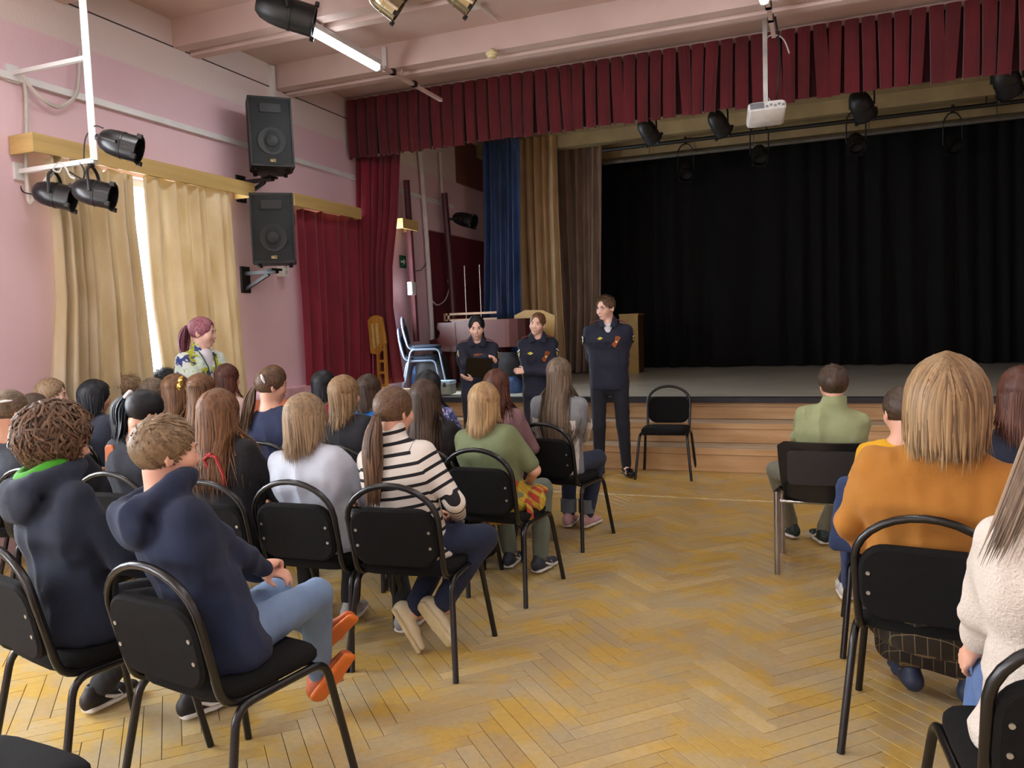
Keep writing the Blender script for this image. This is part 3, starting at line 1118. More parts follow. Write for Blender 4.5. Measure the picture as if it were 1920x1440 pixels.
MB().box((.42, 0, .095), (.8, .03, .03)).build('rail', mat('rack_wood', '#8a6a48', .5), mr)
MB().box((.42, .0, .012), (.8, .03, .024)).build('rail', mat('rack_wood', '#8a6a48', .5), mr)
for (p, q, lab) in (((-5.194, 11.200, 2.490), (-5.231, 11.200, 1.651), 'left one of two slim chrome poles behind the piano'), ((-4.941, 11.200, 2.491), (-4.968, 11.200, 1.641), 'right one of two slim chrome poles behind the piano')):
    p, q = Vector(p), Vector(q)
    t = thing('microphone_stand', lab, 'stand', (p.x, 11.25, SZ))
    MB().tube([(0, 0, .02), (0, 0, p.z - SZ)], .014, 8).build('pole', mat('chrome', '#a8a6a8', .2, metal=.9), t, True)
    MB().lathe([(.15, 0), (.15, .015), (.02, .03)], 16).build('base', M_dark, t)
# board on legs (behind the uniformed woman)
bd = thing('lectern_board', 'pale wooden board with clipped corners on thin legs, on the stage', 'lectern', (-3.992, 11.000, 0.675))
M_ply = mat('pale_plywood', '#c19d5c', .5, var=.08, vscale=3)
s = 11.0 / 1480 * 1.05
za = (-3.968, 11.000, 1.363)[2] - SZ
zb = (-3.954, 11.000, 1.747)[2] - SZ
xl, xr_ = (-4.314, 11.000, 1.381)[0] - (-3.992, 11.000, 0.675)[0], (-3.669, 11.000, 1.347)[0] - (-3.992, 11.000, 0.675)[0]
bd.location.z = SZ
MB().prism([(xl, za), (xr_, za), (xr_ + .02, zb - .09), (xr_ - .17, zb), (xl + .2, zb + .01), (xl + .03, zb - .06)], -.015, .015).build('board', M_ply, bd)
for x in (xl + .09, xr_ - .09):
    MB().box((x, .03, (za + .1) / 2), (.035, .03, za + .1)).build('leg', M_pine, bd)
for z in (.18, .52):
    MB().box(((xl + xr_) / 2, .03, z), (xr_ - xl - .2, .02, .03)).build('crossbar', M_pine, bd)
for x in (xl + .09, xr_ - .09):
    MB().box((x, .0, .015), (.04, .4, .03)).build('foot', M_pine, bd)
# lectern behind the uniformed man
lc = thing('lectern', 'boxy wooden lectern standing on the stage behind the uniformed man', 'lectern', ((-2.983, 13.000, 0.761)[0], 13.0, SZ))
lw = (-2.864, 13.000, 1.203)[0] - (-3.172, 13.000, 1.211)[0]
lh = (-2.962, 13.000, 1.640)[2] - SZ
MB().box((0, -.2, lh / 2), (lw, .02, lh)).build('front_panel', mat('lectern_front', '#9c7c34', .5, var=.1), lc)
for s_ in (-1, 1):
    MB().box((s_ * (lw / 2 - .01), 0, lh / 2), (.02, .4, lh - .002)).build('side_panel', mat('lectern_side', '#5b4223', .5), lc)
MB().box((0, .02, lh + .012), (lw + .02, .46, .024)).build('top', mat('lectern_front', '#9c7c34', .5), lc)
# grey case at the stage edge, dark equipment under the piano
cs = thing('equipment_case', 'grey flight case on the stage edge beside the woman with the folder', 'case', (-4.504, 8.900, 0.642), math.radians(4))
cs.location.z = SZ + .002
MB().rbox((0, 0, .08), (.34, .22, .13), .02).build('body', mat('case_grey', '#8d9186', .4), cs)
MB().rbox((0, 0, .165), (.345, .225, .045), .015).build('lid', mat('case_lid', '#a9c6d6', .35), cs)
for sx in (-1, 1):
    MB().box((sx * .1, -.118, .14), (.035, .012, .05)).build('latch', M_dark, cs)
M_bag = mat('bag_black', '#0b0d14', .6, var=.3, bump=.3, bscale=20)
M_bcloth = mat('blue_cloth', '#2d4c79', .6, var=.3, vscale=7, bump=.5, bscale=12)


def lump(name, lab, cat, loc, d, m, seed, rz=0.):
    r_ = np.random.RandomState(seed)
    b = MB()
    nu, nv = 18, 9
    vs = []
    for j in range(nv):
        t = j / (nv - 1)
        for i in range(nu):
            a = 2 * PI * i / nu
            sx = math.copysign(abs(math.cos(a)) ** .6, math.cos(a))
            sy = math.copysign(abs(math.sin(a)) ** .6, math.sin(a))
            k = 1 - .18 * t - .6 * max(0, t - .75) * 2 + .07 * math.sin(3 * a + seed + 4 * t) + r_.uniform(-.02, .02)
            vs.append((d[0] / 2 * sx * k, d[1] / 2 * sy * k, d[2] * (t ** .8)))
    fs = []
    for j in range(nv - 1):
        for i in range(nu):
            a, c = j * nu + i, j * nu + (i + 1) % nu
            fs.append((a, c, c + nu, a + nu))
    fs.append(tuple(reversed(range(nu))))
    fs.append(tuple(range((nv - 1) * nu, nv * nu)))
    o = b.add(vs, fs).build(name, m, None, True)
    o.location = loc
    o.rotation_euler = (0, 0, rz)
    return tag(o, lab, cat)


def onstage(p):
    return (p[0], p[1], SZ + .001)


lump('equipment_bag', 'black equipment bag under the piano, beside the stacked chairs', 'bag', onstage((-4.938, 9.550, 0.927)), (.5, .3, .5), M_bag, 2)
lump('equipment_bag', 'black covered equipment under the piano near the pale board', 'bag', onstage((-3.954, 9.600, 0.983)), (.7, .4, .5), M_bag, 5)
lump('folded_cloth', 'crumpled blue cloth between the bags and the pale board', 'cloth', onstage((-3.727, 9.300, 0.835)), (.34, .3, .2), M_bcloth, 6)
lump('folded_cloth', 'blue cloth hanging low beside the leg of the pale board', 'cloth', onstage((-4.449, 11.400, 0.796)), (.14, .12, .75), M_bcloth, 9)
lump('folded_cloth', 'pale blue cloth under the stacked chairs', 'cloth', onstage((-5.152, 9.550, 0.892)), (.2, .2, .35), M_bcloth, 3)
t = thing('tripod_stand', 'folded grey tripod lying under the piano', 'stand', onstage((-3.949, 9.300, 0.823)))
for k, (dx, dy) in enumerate(((-.18, 0), (.16, .1), (.1, -.14))):
    MB().tube([(0, 0, .5), (dx, dy, .005)], .012, 6).build('leg', mat('pole_grey', '#b5b3ae', .35), t)
MB().tube([(0, 0, .42), (0, 0, .56)], .02, 8).build('collar', M_dark, t)

# ================================================================== CHAIRS
M_frame = mat('chair_frame_black', '#101113', .3, var=.15, spec=.5)
M_seat = mat('chair_fabric', '#0d0d0e', .92, var=.15, vscale=30, bump=.25, bscale=420, spec=.25)
M_bolt = mat('bolt_steel', '#b8b8b4', .3, metal=.7)


def make_chair(frame, seatm, name='stacking_chair', label='chair'):
    t = thing(name, label, 'chair')
    R = .0135
    # seat pad
    b = MB()
    nu, nv = 24, 4
    vs = []
    lv = ((.97, .440), (1.0, .448), (1.0, .468), (.96, .481), (.7, .486), (.02, .487))
    for sc, z in lv:
        for i in range(nu):
            a = 2 * PI * i / nu
            sx = math.copysign(abs(math.cos(a)) ** .42, math.cos(a))
            sy = math.copysign(abs(math.sin(a)) ** .42, math.sin(a))
            vs.append((.225 * sx * sc, .005 + .215 * sy * sc, z - .012 * max(0, sy * sc) ** 3))
    fs = []
    for j in range(len(lv) - 1):
        for i in range(nu):
            p, q = j * nu + i, j * nu + (i + 1) % nu
            fs.append((p, q, q + nu, p + nu))
    fs.append(tuple(reversed(range(nu))))
    fs.append(tuple(range((len(lv) - 1) * nu, len(lv) * nu)))
    b.add(vs, fs).build('seat', seatm, t, 'all')
    # arched tube that carries the back
    pts = [(-.205, .0, .432), (-.208, -.215, .432), (-.214, -.262, .68)]
    arch = [(-.214 * math.cos(a), -.268 - .024 * math.sin(a), .70 + .16 * math.sin(a)) for a in np.linspace(0.05, PI - .05, 15)]
    path = fillet([(-.205, .0, .432), (-.207, -.205, .432), (-.214, -.263, .69)], .07, 5)[:-1] + [Vector(a) for a in arch] + \
        list(reversed([Vector((-p.x, p.y, p.z)) for p in fillet([(-.205, .0, .432), (-.207, -.205, .432), (-.214, -.263, .69)], .07, 5)[:-1]]))
    MB().tube(path, R, 10).build('back_frame', frame, t, True)
    for s in (-1, 1):
        fpath = fillet([(s * .268, .27, .0), (s * .226, .195, .425), (s * .224, .0, .425)], .06, 5)
        rpath = fillet([(s * .262, -.262, .0), (s * .226, -.175, .425), (s * .224, .0, .425)], .06, 5)
        MB().tube(fpath, R, 10).build('leg', frame, t, True)
        MB().tube(rpath, R, 10).build('leg', frame, t, True)
    for y_ in (.15, -.12):
        MB().tube([(-.224, y_, .427), (.224, y_, .427)], .010, 8).build('seat_rail', frame, t, True)
    # padded back
    Mb = Matrix.Translation((0, -.252, .625)) @ Matrix.Rotation(math.radians(10), 4, 'X')
    b = MB()
    b.rbox((0, 0, 0), (.405, .042, .265), .085, Mb, seg=6)
    bo = b.build('backrest', seatm, t, True)
    for sx in (-1, 1):
        for sz in (-1, 1):
            q = MB()
            q.tube([(sx * .172, -.019, sz * .036), (sx * .172, -.0245, sz * .036)], .007, 8, Mb)
            q.build('bolt', M_bolt, bo)
    return t


PROTO = make_chair(M_frame, M_seat, 'stacking_chair')
used = [False]


def chair(ax, ay, yaw, label, seat=False):
    """ax, ay: floor point under the top of the arch; yaw in degrees, 0 faces the stage, positive turns to the left"""
    a = math.radians(yaw)
    x, y = ax - .285 * math.sin(a), ay + .285 * math.cos(a)
    if not used[0]:
        used[0] = True
        PROTO.location = (x, y, 0)
        PROTO.rotation_euler = (0, 0, a)
        PROTO['label'] = label
    else:
        dup(PROTO, (x, y, 0), a, label)
    return x, y, yaw

# ================================================================== PEOPLE: signed-distance bodies meshed with surface nets
_tab = NR.rand(4096).astype(np.float32)


def noise3(P):
    I = np.floor(P).astype(np.int64)
    F = (P - I).astype(np.float32)
    F = F * F * (3 - 2 * F)

    def h(dx, dy, dz):
        return _tab[((I[..., 0] + dx) * 73 + (I[..., 1] + dy) * 179 + (I[..., 2] + dz) * 283) % 4096]
    x, y, z = F[..., 0], F[..., 1], F[..., 2]
    a = h(0, 0, 0) * (1 - x) + h(1, 0, 0) * x
    b = h(0, 1, 0) * (1 - x) + h(1, 1, 0) * x
    c = h(0, 0, 1) * (1 - x) + h(1, 0, 1) * x
    d = h(0, 1, 1) * (1 - x) + h(1, 1, 1) * x
    return (a * (1 - y) + b * y) * (1 - z) + (c * (1 - y) + d * y) * z - .5


V3 = lambda *a: np.array(a, float)


def unit(v):
    v = np.asarray(v, float)
    return v / (np.linalg.norm(v) + 1e-9)


def rc(a, b, ra, rb, k=.02, op='u'):
    return dict(t='rc', a=np.asarray(a, float), b=np.asarray(b, float), ra=ra, rb=rb, k=k, op=op)


def ec(a, b, A, B, wide=(1, 0, 0), k=.03, op='u'):
    """elliptical cone: A, B = (wide radius, thin radius) at each end"""
    return dict(t='ec', a=np.asarray(a, float), b=np.asarray(b, float), A=A, B=B, w=np.asarray(wide, float), k=k, op=op)


def el(c, r, R=None, k=.015, op='u'):
    return dict(t='el', c=np.asarray(c, float), r=np.asarray(r, float), R=np.eye(3) if R is None else np.asarray(R, float), k=k, op=op)


def cut(c, n):
    """removes everything on the side n points to"""
    return dict(t='cut', c=np.asarray(c, float), n=unit(n), k=0, op='x')


def pd(p, P):
    t = p['t']
    if t == 'rc':
        ab = p['b'] - p['a']
        q = P - p['a']
        h = np.clip((q @ ab) / max(ab @ ab, 1e-9), 0, 1)
        return np.linalg.norm(q - h[..., None] * ab, axis=-1) - (p['ra'] + (p['rb'] - p['ra']) * h)
    if t == 'ec':
        ab = p['b'] - p['a']
        L = np.linalg.norm(ab)
        w = ab / L
        u = p['w'] - w * (p['w'] @ w)
        u = unit(u)
        v = np.cross(w, u)
        q = P - p['a']
        z = q @ w
        h = np.clip(z / L, 0, 1)
        A = p['A'][0] + (p['B'][0] - p['A'][0]) * h
        B = p['A'][1] + (p['B'][1] - p['A'][1]) * h
        C = np.minimum(A, B)
        x, y, zz = q @ u, q @ v, z - h * L
        k0 = np.sqrt((x / A) ** 2 + (y / B) ** 2 + (zz / C) ** 2) + 1e-6
        k1 = np.sqrt((x / A ** 2) ** 2 + (y / B ** 2) ** 2 + (zz / C ** 2) ** 2) + 1e-6
        return k0 * (k0 - 1) / k1
    if t == 'el':
        q = (P - p['c']) @ p['R']
        k0 = np.linalg.norm(q / p['r'], axis=-1) + 1e-6
        k1 = np.linalg.norm(q / p['r'] ** 2, axis=-1) + 1e-6
        return k0 * (k0 - 1) / k1
    if t == 'cut':
        return (P - p['c']) @ p['n']


def pbox(p):
    if p['t'] == 'rc':
        r = max(p['ra'], p['rb'])
        return np.minimum(p['a'], p['b']) - r, np.maximum(p['a'], p['b']) + r
    if p['t'] == 'ec':
        r = max(p['A'] + p['B'])
        return np.minimum(p['a'], p['b']) - r, np.maximum(p['a'], p['b']) + r
    r = p['r'].max()
    return p['c'] - r, p['c'] + r


def comb(D, d, p):
    k = p['k']
    if p['op'] == 'u':
        if k <= 0:
            return np.minimum(D, d)
        h = np.maximum(k - np.abs(D - d), 0) / k
        return np.minimum(D, d) - h * h * k * .25
    if p['op'] == 's':
        d = -d
        if k <= 0:
            return np.maximum(D, d)
        h = np.maximum(k - np.abs(D - d), 0) / k
        return np.maximum(D, d) + h * h * k * .25
    return np.maximum(D, d)


def evalp(prims, P):
    D = np.full(P.shape[:-1], 1.0)
    for p in prims:
        D = comb(D, pd(p, P), p)
    return D


def surfnet(prims, h):
    lo = np.min([pbox(p)[0] for p in prims if p['op'] == 'u'], axis=0) - 3 * h
    hi = np.max([pbox(p)[1] for p in prims if p['op'] == 'u'], axis=0) + 3 * h
    n = np.ceil((hi - lo) / h).astype(int) + 1
    D = np.full(n, 1.0, np.float32)
    ax = [lo[i] + h * np.arange(n[i]) for i in range(3)]
    for p in prims:
        if p['op'] == 'x':
            i0, i1 = np.zeros(3, int), n
        else:
            a, b = pbox(p)
            pad = p['k'] + 3 * h
            i0 = np.clip(np.floor((a - pad - lo) / h).astype(int), 0, n)
            i1 = np.clip(np.ceil((b + pad - lo) / h).astype(int) + 1, 0, n)
            if (i1 <= i0).any():
                continue
        G = np.stack(np.meshgrid(ax[0][i0[0]:i1[0]], ax[1][i0[1]:i1[1]], ax[2][i0[2]:i1[2]], indexing='ij'), -1)
        s = D[i0[0]:i1[0], i0[1]:i1[1], i0[2]:i1[2]]
        s[...] = comb(s, pd(p, G).astype(np.float32), p)
    S = D < 0
    cnt = np.zeros(n - 1, np.int8)
    for dx in (0, 1):
        for dy in (0, 1):
            for dz in (0, 1):
                cnt += S[dx:n[0] - 1 + dx, dy:n[1] - 1 + dy, dz:n[2] - 1 + dz]
    idx = np.argwhere((cnt > 0) & (cnt < 8))
    ids = np.full(n - 1, -1, np.int32)
    ids[idx[:, 0], idx[:, 1], idx[:, 2]] = np.arange(len(idx))
    acc = np.zeros((len(idx), 3))
    m = np.zeros(len(idx))
    cor = [(0, 0, 0), (1, 0, 0), (0, 1, 0), (1, 1, 0), (0, 0, 1), (1, 0, 1), (0, 1, 1), (1, 1, 1)]
    val = [D[idx[:, 0] + c[0], idx[:, 1] + c[1], idx[:, 2] + c[2]] for c in cor]
    for a in range(8):
        for b in range(a + 1, 8):
            df = [cor[b][i] - cor[a][i] for i in range(3)]
            if sum(abs(q) for q in df) != 1:
                continue
            x = (val[a] < 0) != (val[b] < 0)
            t = val[a] / (val[a] - val[b] + 1e-12)
            t = np.where(x, t, 0)
            pt = np.array(cor[a])[None] + t[:, None] * np.array(df)[None]
            acc += pt * x[:, None]
            m += x
    V = lo + (idx + acc / np.maximum(m, 1)[:, None]) * h
    F = []
    for axs in range(3):
        o1, o2 = (axs + 1) % 3, (axs + 2) % 3
        sl0 = [slice(None)] * 3
        sl1 = [slice(None)] * 3
        sl0[axs] = slice(0, n[axs] - 1)
        sl1[axs] = slice(1, n[axs])
        for q in (o1, o2):
            sl0[q] = slice(1, n[q] - 1)
            sl1[q] = slice(1, n[q] - 1)
        A, B = S[tuple(sl0)], S[tuple(sl1)]
        e = np.argwhere(A != B)
        if not len(e):
            continue
        flip = A[e[:, 0], e[:, 1], e[:, 2]]
        base = e.copy()
        base[:, o1] += 1
        base[:, o2] += 1

        def g(a, b):
            t = base.copy()
            t[:, o1] -= a
            t[:, o2] -= b
            return ids[t[:, 0], t[:, 1], t[:, 2]]
        q = np.stack([g(1, 1), g(0, 1), g(0, 0), g(1, 0)], 1)
        q[~flip] = q[~flip][:, ::-1]
        F.append(q)
    F = np.concatenate(F) if F else np.zeros((0, 4), int)
    F = F[(F >= 0).all(1)]
    return V, F


def vnorm(V, F):
    nrm = np.cross(V[F[:, 2]] - V[F[:, 0]], V[F[:, 3]] - V[F[:, 1]])
    N = np.zeros_like(V)
    for k in range(4):
        np.add.at(N, F[:, k], nrm)
    return N / (np.linalg.norm(N, axis=1, keepdims=True) + 1e-9)


def np_mesh(name, V, F, material, parent, attr=None):
    me = bpy.data.meshes.new(name)
    me.vertices.add(len(V))
    me.vertices.foreach_set('co', np.ascontiguousarray(V, np.float32).ravel())
    tri = F[:, 3] < 0
    m_ = np.ones(F.shape, bool)
    m_[tri, 3] = False
    li = F[m_]
    me.loops.add(len(li))
    me.polygons.add(len(F))
    me.loops.foreach_set('vertex_index', np.ascontiguousarray(li, np.int32))
    st_ = np.concatenate([[0], np.cumsum(np.where(tri, 3, 4))[:-1]])
    me.polygons.foreach_set('loop_start', np.ascontiguousarray(st_, np.int32))
    me.update(calc_edges=True)
    for k, v in (attr or {}).items():
        if v.ndim == 1:
            a = me.attributes.new(k, 'FLOAT', 'POINT')
            a.data.foreach_set('value', np.ascontiguousarray(v, np.float32))
    return link(name, me, material, parent, True)


TRI = [0]


def relax(V, F, n):
    """evens the surface out along its edges"""
    a = np.concatenate([F[:, 0], F[:, 1], F[:, 2], F[:, 3]])
    b = np.concatenate([F[:, 1], F[:, 2], F[:, 3], F[:, 0]])
    c = np.bincount(a, minlength=len(V)).astype(float)
    for k in range(n):
        S = np.stack([np.bincount(a, V[b, i], len(V)) for i in range(3)], -1) / np.maximum(c, 1)[:, None]
        V = V + (S - V) * (.6 if k % 2 == 0 else -.35)
    return V


def coarsen(V, F, hide, g):
    """merges the vertices marked in hide on a grid of size g (skin under the clothes needs no detail)"""
    key = np.floor(V / g).astype(np.int64)
    key = (key[:, 0] * 4001 + key[:, 1]) * 4001 + key[:, 2]
    key = np.where(hide, key, (1 << 60) + np.arange(len(V)))
    u, inv = np.unique(key, return_inverse=True)
    c = np.bincount(inv, minlength=len(u)).astype(float)
    V2 = np.stack([np.bincount(inv, V[:, i], len(u)) for i in range(3)], -1) / c[:, None]
    Q = inv[F]
    nxt = np.roll(Q, -1, 1)
    same = Q == nxt
    ns = same.sum(1)
    diag = (Q[:, 0] == Q[:, 2]) | (Q[:, 1] == Q[:, 3])
    quad = Q[(ns == 0) & ~diag]
    T = Q[(ns == 1) & ~diag]
    sT = same[(ns == 1) & ~diag]
    k = sT.argmax(1)
    T = np.stack([T[np.arange(len(T)), (k + 1 + j) % 4] for j in range(3)] + [np.full(len(T), -1)], 1)
    F2 = np.concatenate([quad, T])
    srt = np.sort(F2, 1)
    _, first = np.unique(srt, axis=0, return_index=True)
    return V2, F2[np.sort(first)]


def sdf_obj(name, prims, h, material, parent, fold=None, attr=None, smooth=0, hide=None, g=.03):
    V, F = surfnet(prims, h)
    V = relax(V, F, 36 if fold else 2)
    if hide is not None:
        V, F = coarsen(V, F, hide(V), g)
    if fold:
        amp, fr, st = fold
        N = vnorm(V, F)
        q = V * np.array(st) * fr
        d = (1 - 2 * np.abs(noise3(q + 31.7)) * 2) * .6 + noise3(q * 2.3 + 5.1) * .5
        V = V + N * (amp * (d - .2))[:, None]
    TRI[0] += 2 * len(F)
    at = attr(V) if attr else None
    return np_mesh(name, V, F, material, parent, at)


# ------------------------------------------------------------------ materials of people
def skin_mat(name, c):
    if name in MATS:
        return MATS[name]
    m = mat(name, c, .5, var=.05, vscale=9)
    b = m.node_tree.nodes['Principled BSDF']
    b.inputs['Subsurface Weight'].default_value = .06
    b.inputs['Subsurface Radius'].default_value = (.012, .005, .003)
    return m


def hair_mat(name, dark, light):
    if name in MATS:
        return MATS[name]
    m = bpy.data.materials.new(name)
    m.use_nodes = True
    nt = m.node_tree
    b = nt.nodes['Principled BSDF']
    a = nn(nt, 'ShaderNodeAttribute')
    a.attribute_name = 'shade'
    no = nn(nt, 'ShaderNodeTexNoise')
    no.inputs['Scale'].default_value = 90
    mp = nn(nt, 'ShaderNodeMapping')
    mp.inputs['Scale'].default_value = (1, 1, .12)
    tc = nn(nt, 'ShaderNodeTexCoord')
    nt.links.new(tc.outputs['Object'], mp.inputs[0])
    nt.links.new(mp.outputs[0], no.inputs['Vector'])
    ad = nn(nt, 'ShaderNodeMath', operation='MULTIPLY_ADD')
    ad.inputs[1].default_value = .5
    nt.links.new(no.outputs['Fac'], ad.inputs[0])
    su = nn(nt, 'ShaderNodeMath', operation='ADD')
    su.inputs[1].default_value = -.25
    nt.links.new(a.outputs['Fac'], su.inputs[0])
    nt.links.new(su.outputs[0], ad.inputs[2])
    rp = nn(nt, 'ShaderNodeValToRGB')
    rp.color_ramp.elements[0].color = (*lin(dark), 1)
    rp.color_ramp.elements[1].color = (*lin(light), 1)
    nt.links.new(ad.outputs[0], rp.inputs[0])
    nt.links.new(rp.outputs[0], b.inputs['Base Color'])
    b.inputs['Roughness'].default_value = .48
    b.inputs['Specular IOR Level'].default_value = .35
    MATS[name] = m
    return m


def fabric(name, c, c2=None, rough=.9, bump=.25, bs=320, sheen=.04):
    return mat(name, c, rough, var=.1, vscale=4, bump=bump, bscale=bs, col2=c2, sheen=sheen)


def pattern_mat(name, kind, cols, scale=1.):
    """printed cloth: 'stripe' (along the 's' attribute), 'plaid', 'floral'"""
    if name in MATS:
        return MATS[name]
    m = bpy.data.materials.new(name)
    m.use_nodes = True
    nt = m.node_tree
    b = nt.nodes['Principled BSDF']
    b.inputs['Roughness'].default_value = .85
    tc = nn(nt, 'ShaderNodeTexCoord')
    if kind == 'stripe':
        a = nn(nt, 'ShaderNodeAttribute')
        a.attribute_name = 's'
        mu = nn(nt, 'ShaderNodeMath', operation='MULTIPLY')
        mu.inputs[1].default_value = scale
        nt.links.new(a.outputs['Fac'], mu.inputs[0])
        fr = nn(nt, 'ShaderNodeMath', operation='FRACT')
        nt.links.new(mu.outputs[0], fr.inputs[0])
        rp = nn(nt, 'ShaderNodeValToRGB')
        rp.color_ramp.interpolation = 'CONSTANT'
        rp.color_ramp.elements[0].color = (*lin(cols[0]), 1)
        rp.color_ramp.elements[1].position = .68
        rp.color_ramp.elements[1].color = (*lin(cols[1]), 1)
        nt.links.new(fr.outputs[0], rp.inputs[0])
        nt.links.new(rp.outputs[0], b.inputs['Base Color'])
    elif kind == 'plaid':
        sx = nn(nt, 'ShaderNodeSeparateXYZ')
        nt.links.new(tc.outputs['Object'], sx.inputs[0])
        cur = None
        yz = nn(nt, 'ShaderNodeMath', operation='ADD')
        nt.links.new(sx.outputs['Y'], yz.inputs[0])
        nt.links.new(sx.outputs['Z'], yz.inputs[1])
        base = cols[0]
        for j, (sock, f, w_, c) in enumerate(((sx.outputs['X'], 1., .42, cols[1]), (yz.outputs[0], 1., .42, cols[2]), (sx.outputs['X'], 2., (.16 if scale > 14 else .08), cols[3]), (yz.outputs[0], 2., (.16 if scale > 14 else .08), cols[3]))):
            mu = nn(nt, 'ShaderNodeMath', operation='MULTIPLY')
            mu.inputs[1].default_value = scale * f
            nt.links.new(sock, mu.inputs[0])
            fr = nn(nt, 'ShaderNodeMath', operation='FRACT')
            nt.links.new(mu.outputs[0], fr.inputs[0])
            lt = nn(nt, 'ShaderNodeMath', operation='LESS_THAN')
            lt.inputs[1].default_value = w_
            nt.links.new(fr.outputs[0], lt.inputs[0])
            ha = nn(nt, 'ShaderNodeMath', operation='MULTIPLY')
            ha.inputs[1].default_value = .6
            nt.links.new(lt.outputs[0], ha.inputs[0])
            mx = nn(nt, 'ShaderNodeMixRGB')
            nt.links.new(ha.outputs[0], mx.inputs[0])
            if cur is None:
                mx.inputs[1].default_value = (*lin(base), 1)
            else:
                nt.links.new(cur, mx.inputs[1])
            mx.inputs[2].default_value = (*lin(c), 1)
            cur = mx.outputs[0]
        nt.links.new(cur, b.inputs['Base Color'])
    else:
        no = nn(nt, 'ShaderNodeTexVoronoi')
        no.inputs['Scale'].default_value = scale
        n2 = nn(nt, 'ShaderNodeTexNoise')
        n2.inputs['Scale'].default_value = scale * .8
        mv = nn(nt, 'ShaderNodeMixRGB')
        mv.inputs[0].default_value = .18
        nt.links.new(tc.outputs['Object'], mv.inputs[1])
        nt.links.new(n2.outputs['Color'], mv.inputs[2])
        nt.links.new(mv.outputs[0], no.inputs['Vector'])
        rp = nn(nt, 'ShaderNodeValToRGB')
        rp.color_ramp.interpolation = 'CONSTANT'
        while len(rp.color_ramp.elements) < len(cols):
            rp.color_ramp.elements.new(.5)
        for i, c in enumerate(cols):
            rp.color_ramp.elements[i].position = i / len(cols)
            rp.color_ramp.elements[i].color = (*lin(c), 1)
        sp = nn(nt, 'ShaderNodeSeparateColor')
        nt.links.new(no.outputs['Color'], sp.inputs[0])
        nt.links.new(sp.outputs[0], rp.inputs[0])
        nt.links.new(rp.outputs[0], b.inputs['Base Color'])
    MATS[name] = m
    return m


SKIN = skin_mat('skin', '#d9a68e')
SKIN2 = skin_mat('skin_pale', '#e3b8a4')
M_eyew = mat('eye_white', '#c4b8b2', .4)
M_iris = mat('iris_dark', '#2a1d17', .3)
M_lip = mat('lip', '#a9625a', .5)


def rotm(yaw=0, pitch=0, roll=0):
    """yaw turns left, pitch nods down, roll tips to the right; degrees"""
    y, p, r = (math.radians(q) for q in (yaw, pitch, roll))
    Rz = np.array([[math.cos(y), -math.sin(y), 0], [math.sin(y), math.cos(y), 0], [0, 0, 1]])
    Rx = np.array([[1, 0, 0], [0, math.cos(p), math.sin(p)], [0, -math.sin(p), math.cos(p)]])
    Ry = np.array([[math.cos(r), 0, math.sin(r)], [0, 1, 0], [-math.sin(r), 0, math.cos(r)]])
    return Rz @ Rx @ Ry


def ik(a, c, l1, l2, hint):
    d = c - a
    L = np.linalg.norm(d)
    if L > (l1 + l2) * .995:
        c = a + d / L * (l1 + l2) * .995
        d = c - a
        L = np.linalg.norm(d)
    x = (l1 * l1 - l2 * l2 + L * L) / (2 * L)
    hh = math.sqrt(max(l1 * l1 - x * x, 0))
    w = d / L
    h = np.asarray(hint, float)
    h = unit(h - w * (h @ w))
    return a + w * x + h * hh, c


def hand_prims(wr, f, n, side, curl=.5, s=1., spread=.0):
    """palm and five fingers; f finger direction, n the way the palm faces, side = +1 when the thumb is on f x n side"""
    f = unit(f)
    n = unit(np.asarray(n, float) - f * (np.asarray(n, float) @ f))
    t = np.cross(f, n) * side
    out = [ec(wr, wr + f * .045 * s, (.021 * s, .016 * s), (.034 * s, .014 * s), t, .015),
           ec(wr + f * .045 * s, wr + f * .075 * s, (.034 * s, .014 * s), (.036 * s, .012 * s), t, .015)]
    for i, (o, L) in enumerate(((.028, .066), (.0095, .074), (-.0095, .068), (-.028, .054))):
        p = wr + f * (.082 - .004 * abs(i - 1)) * s + t * o * s
        d = unit(f + t * o * spread * 8)
        ang = 0
        r = .0092 * s
        for j, q in enumerate((.46, .32, .26)):
            ang += curl * (.55, .75, .6)[j]
            dd = unit(d * math.cos(ang) + n * math.sin(ang))
            p2 = p + dd * L * q * s
            out.append(rc(p, p2, r, r * .92, .006))
            p, r = p2, r * .92
    p = wr + f * .022 * s + t * .026 * s
    d1 = unit(f * .62 + t * .62 + n * .35)
    p2 = p + d1 * .038 * s
    d2 = unit(f * .85 + t * .2 + n * (.3 + .4 * curl))
    out.append(rc(p - d1 * .01 * s, p2, .0125 * s, .0105 * s, .012))
    out.append(rc(p2, p2 + d2 * .034 * s, .0105 * s, .0085 * s, .006))
    return out


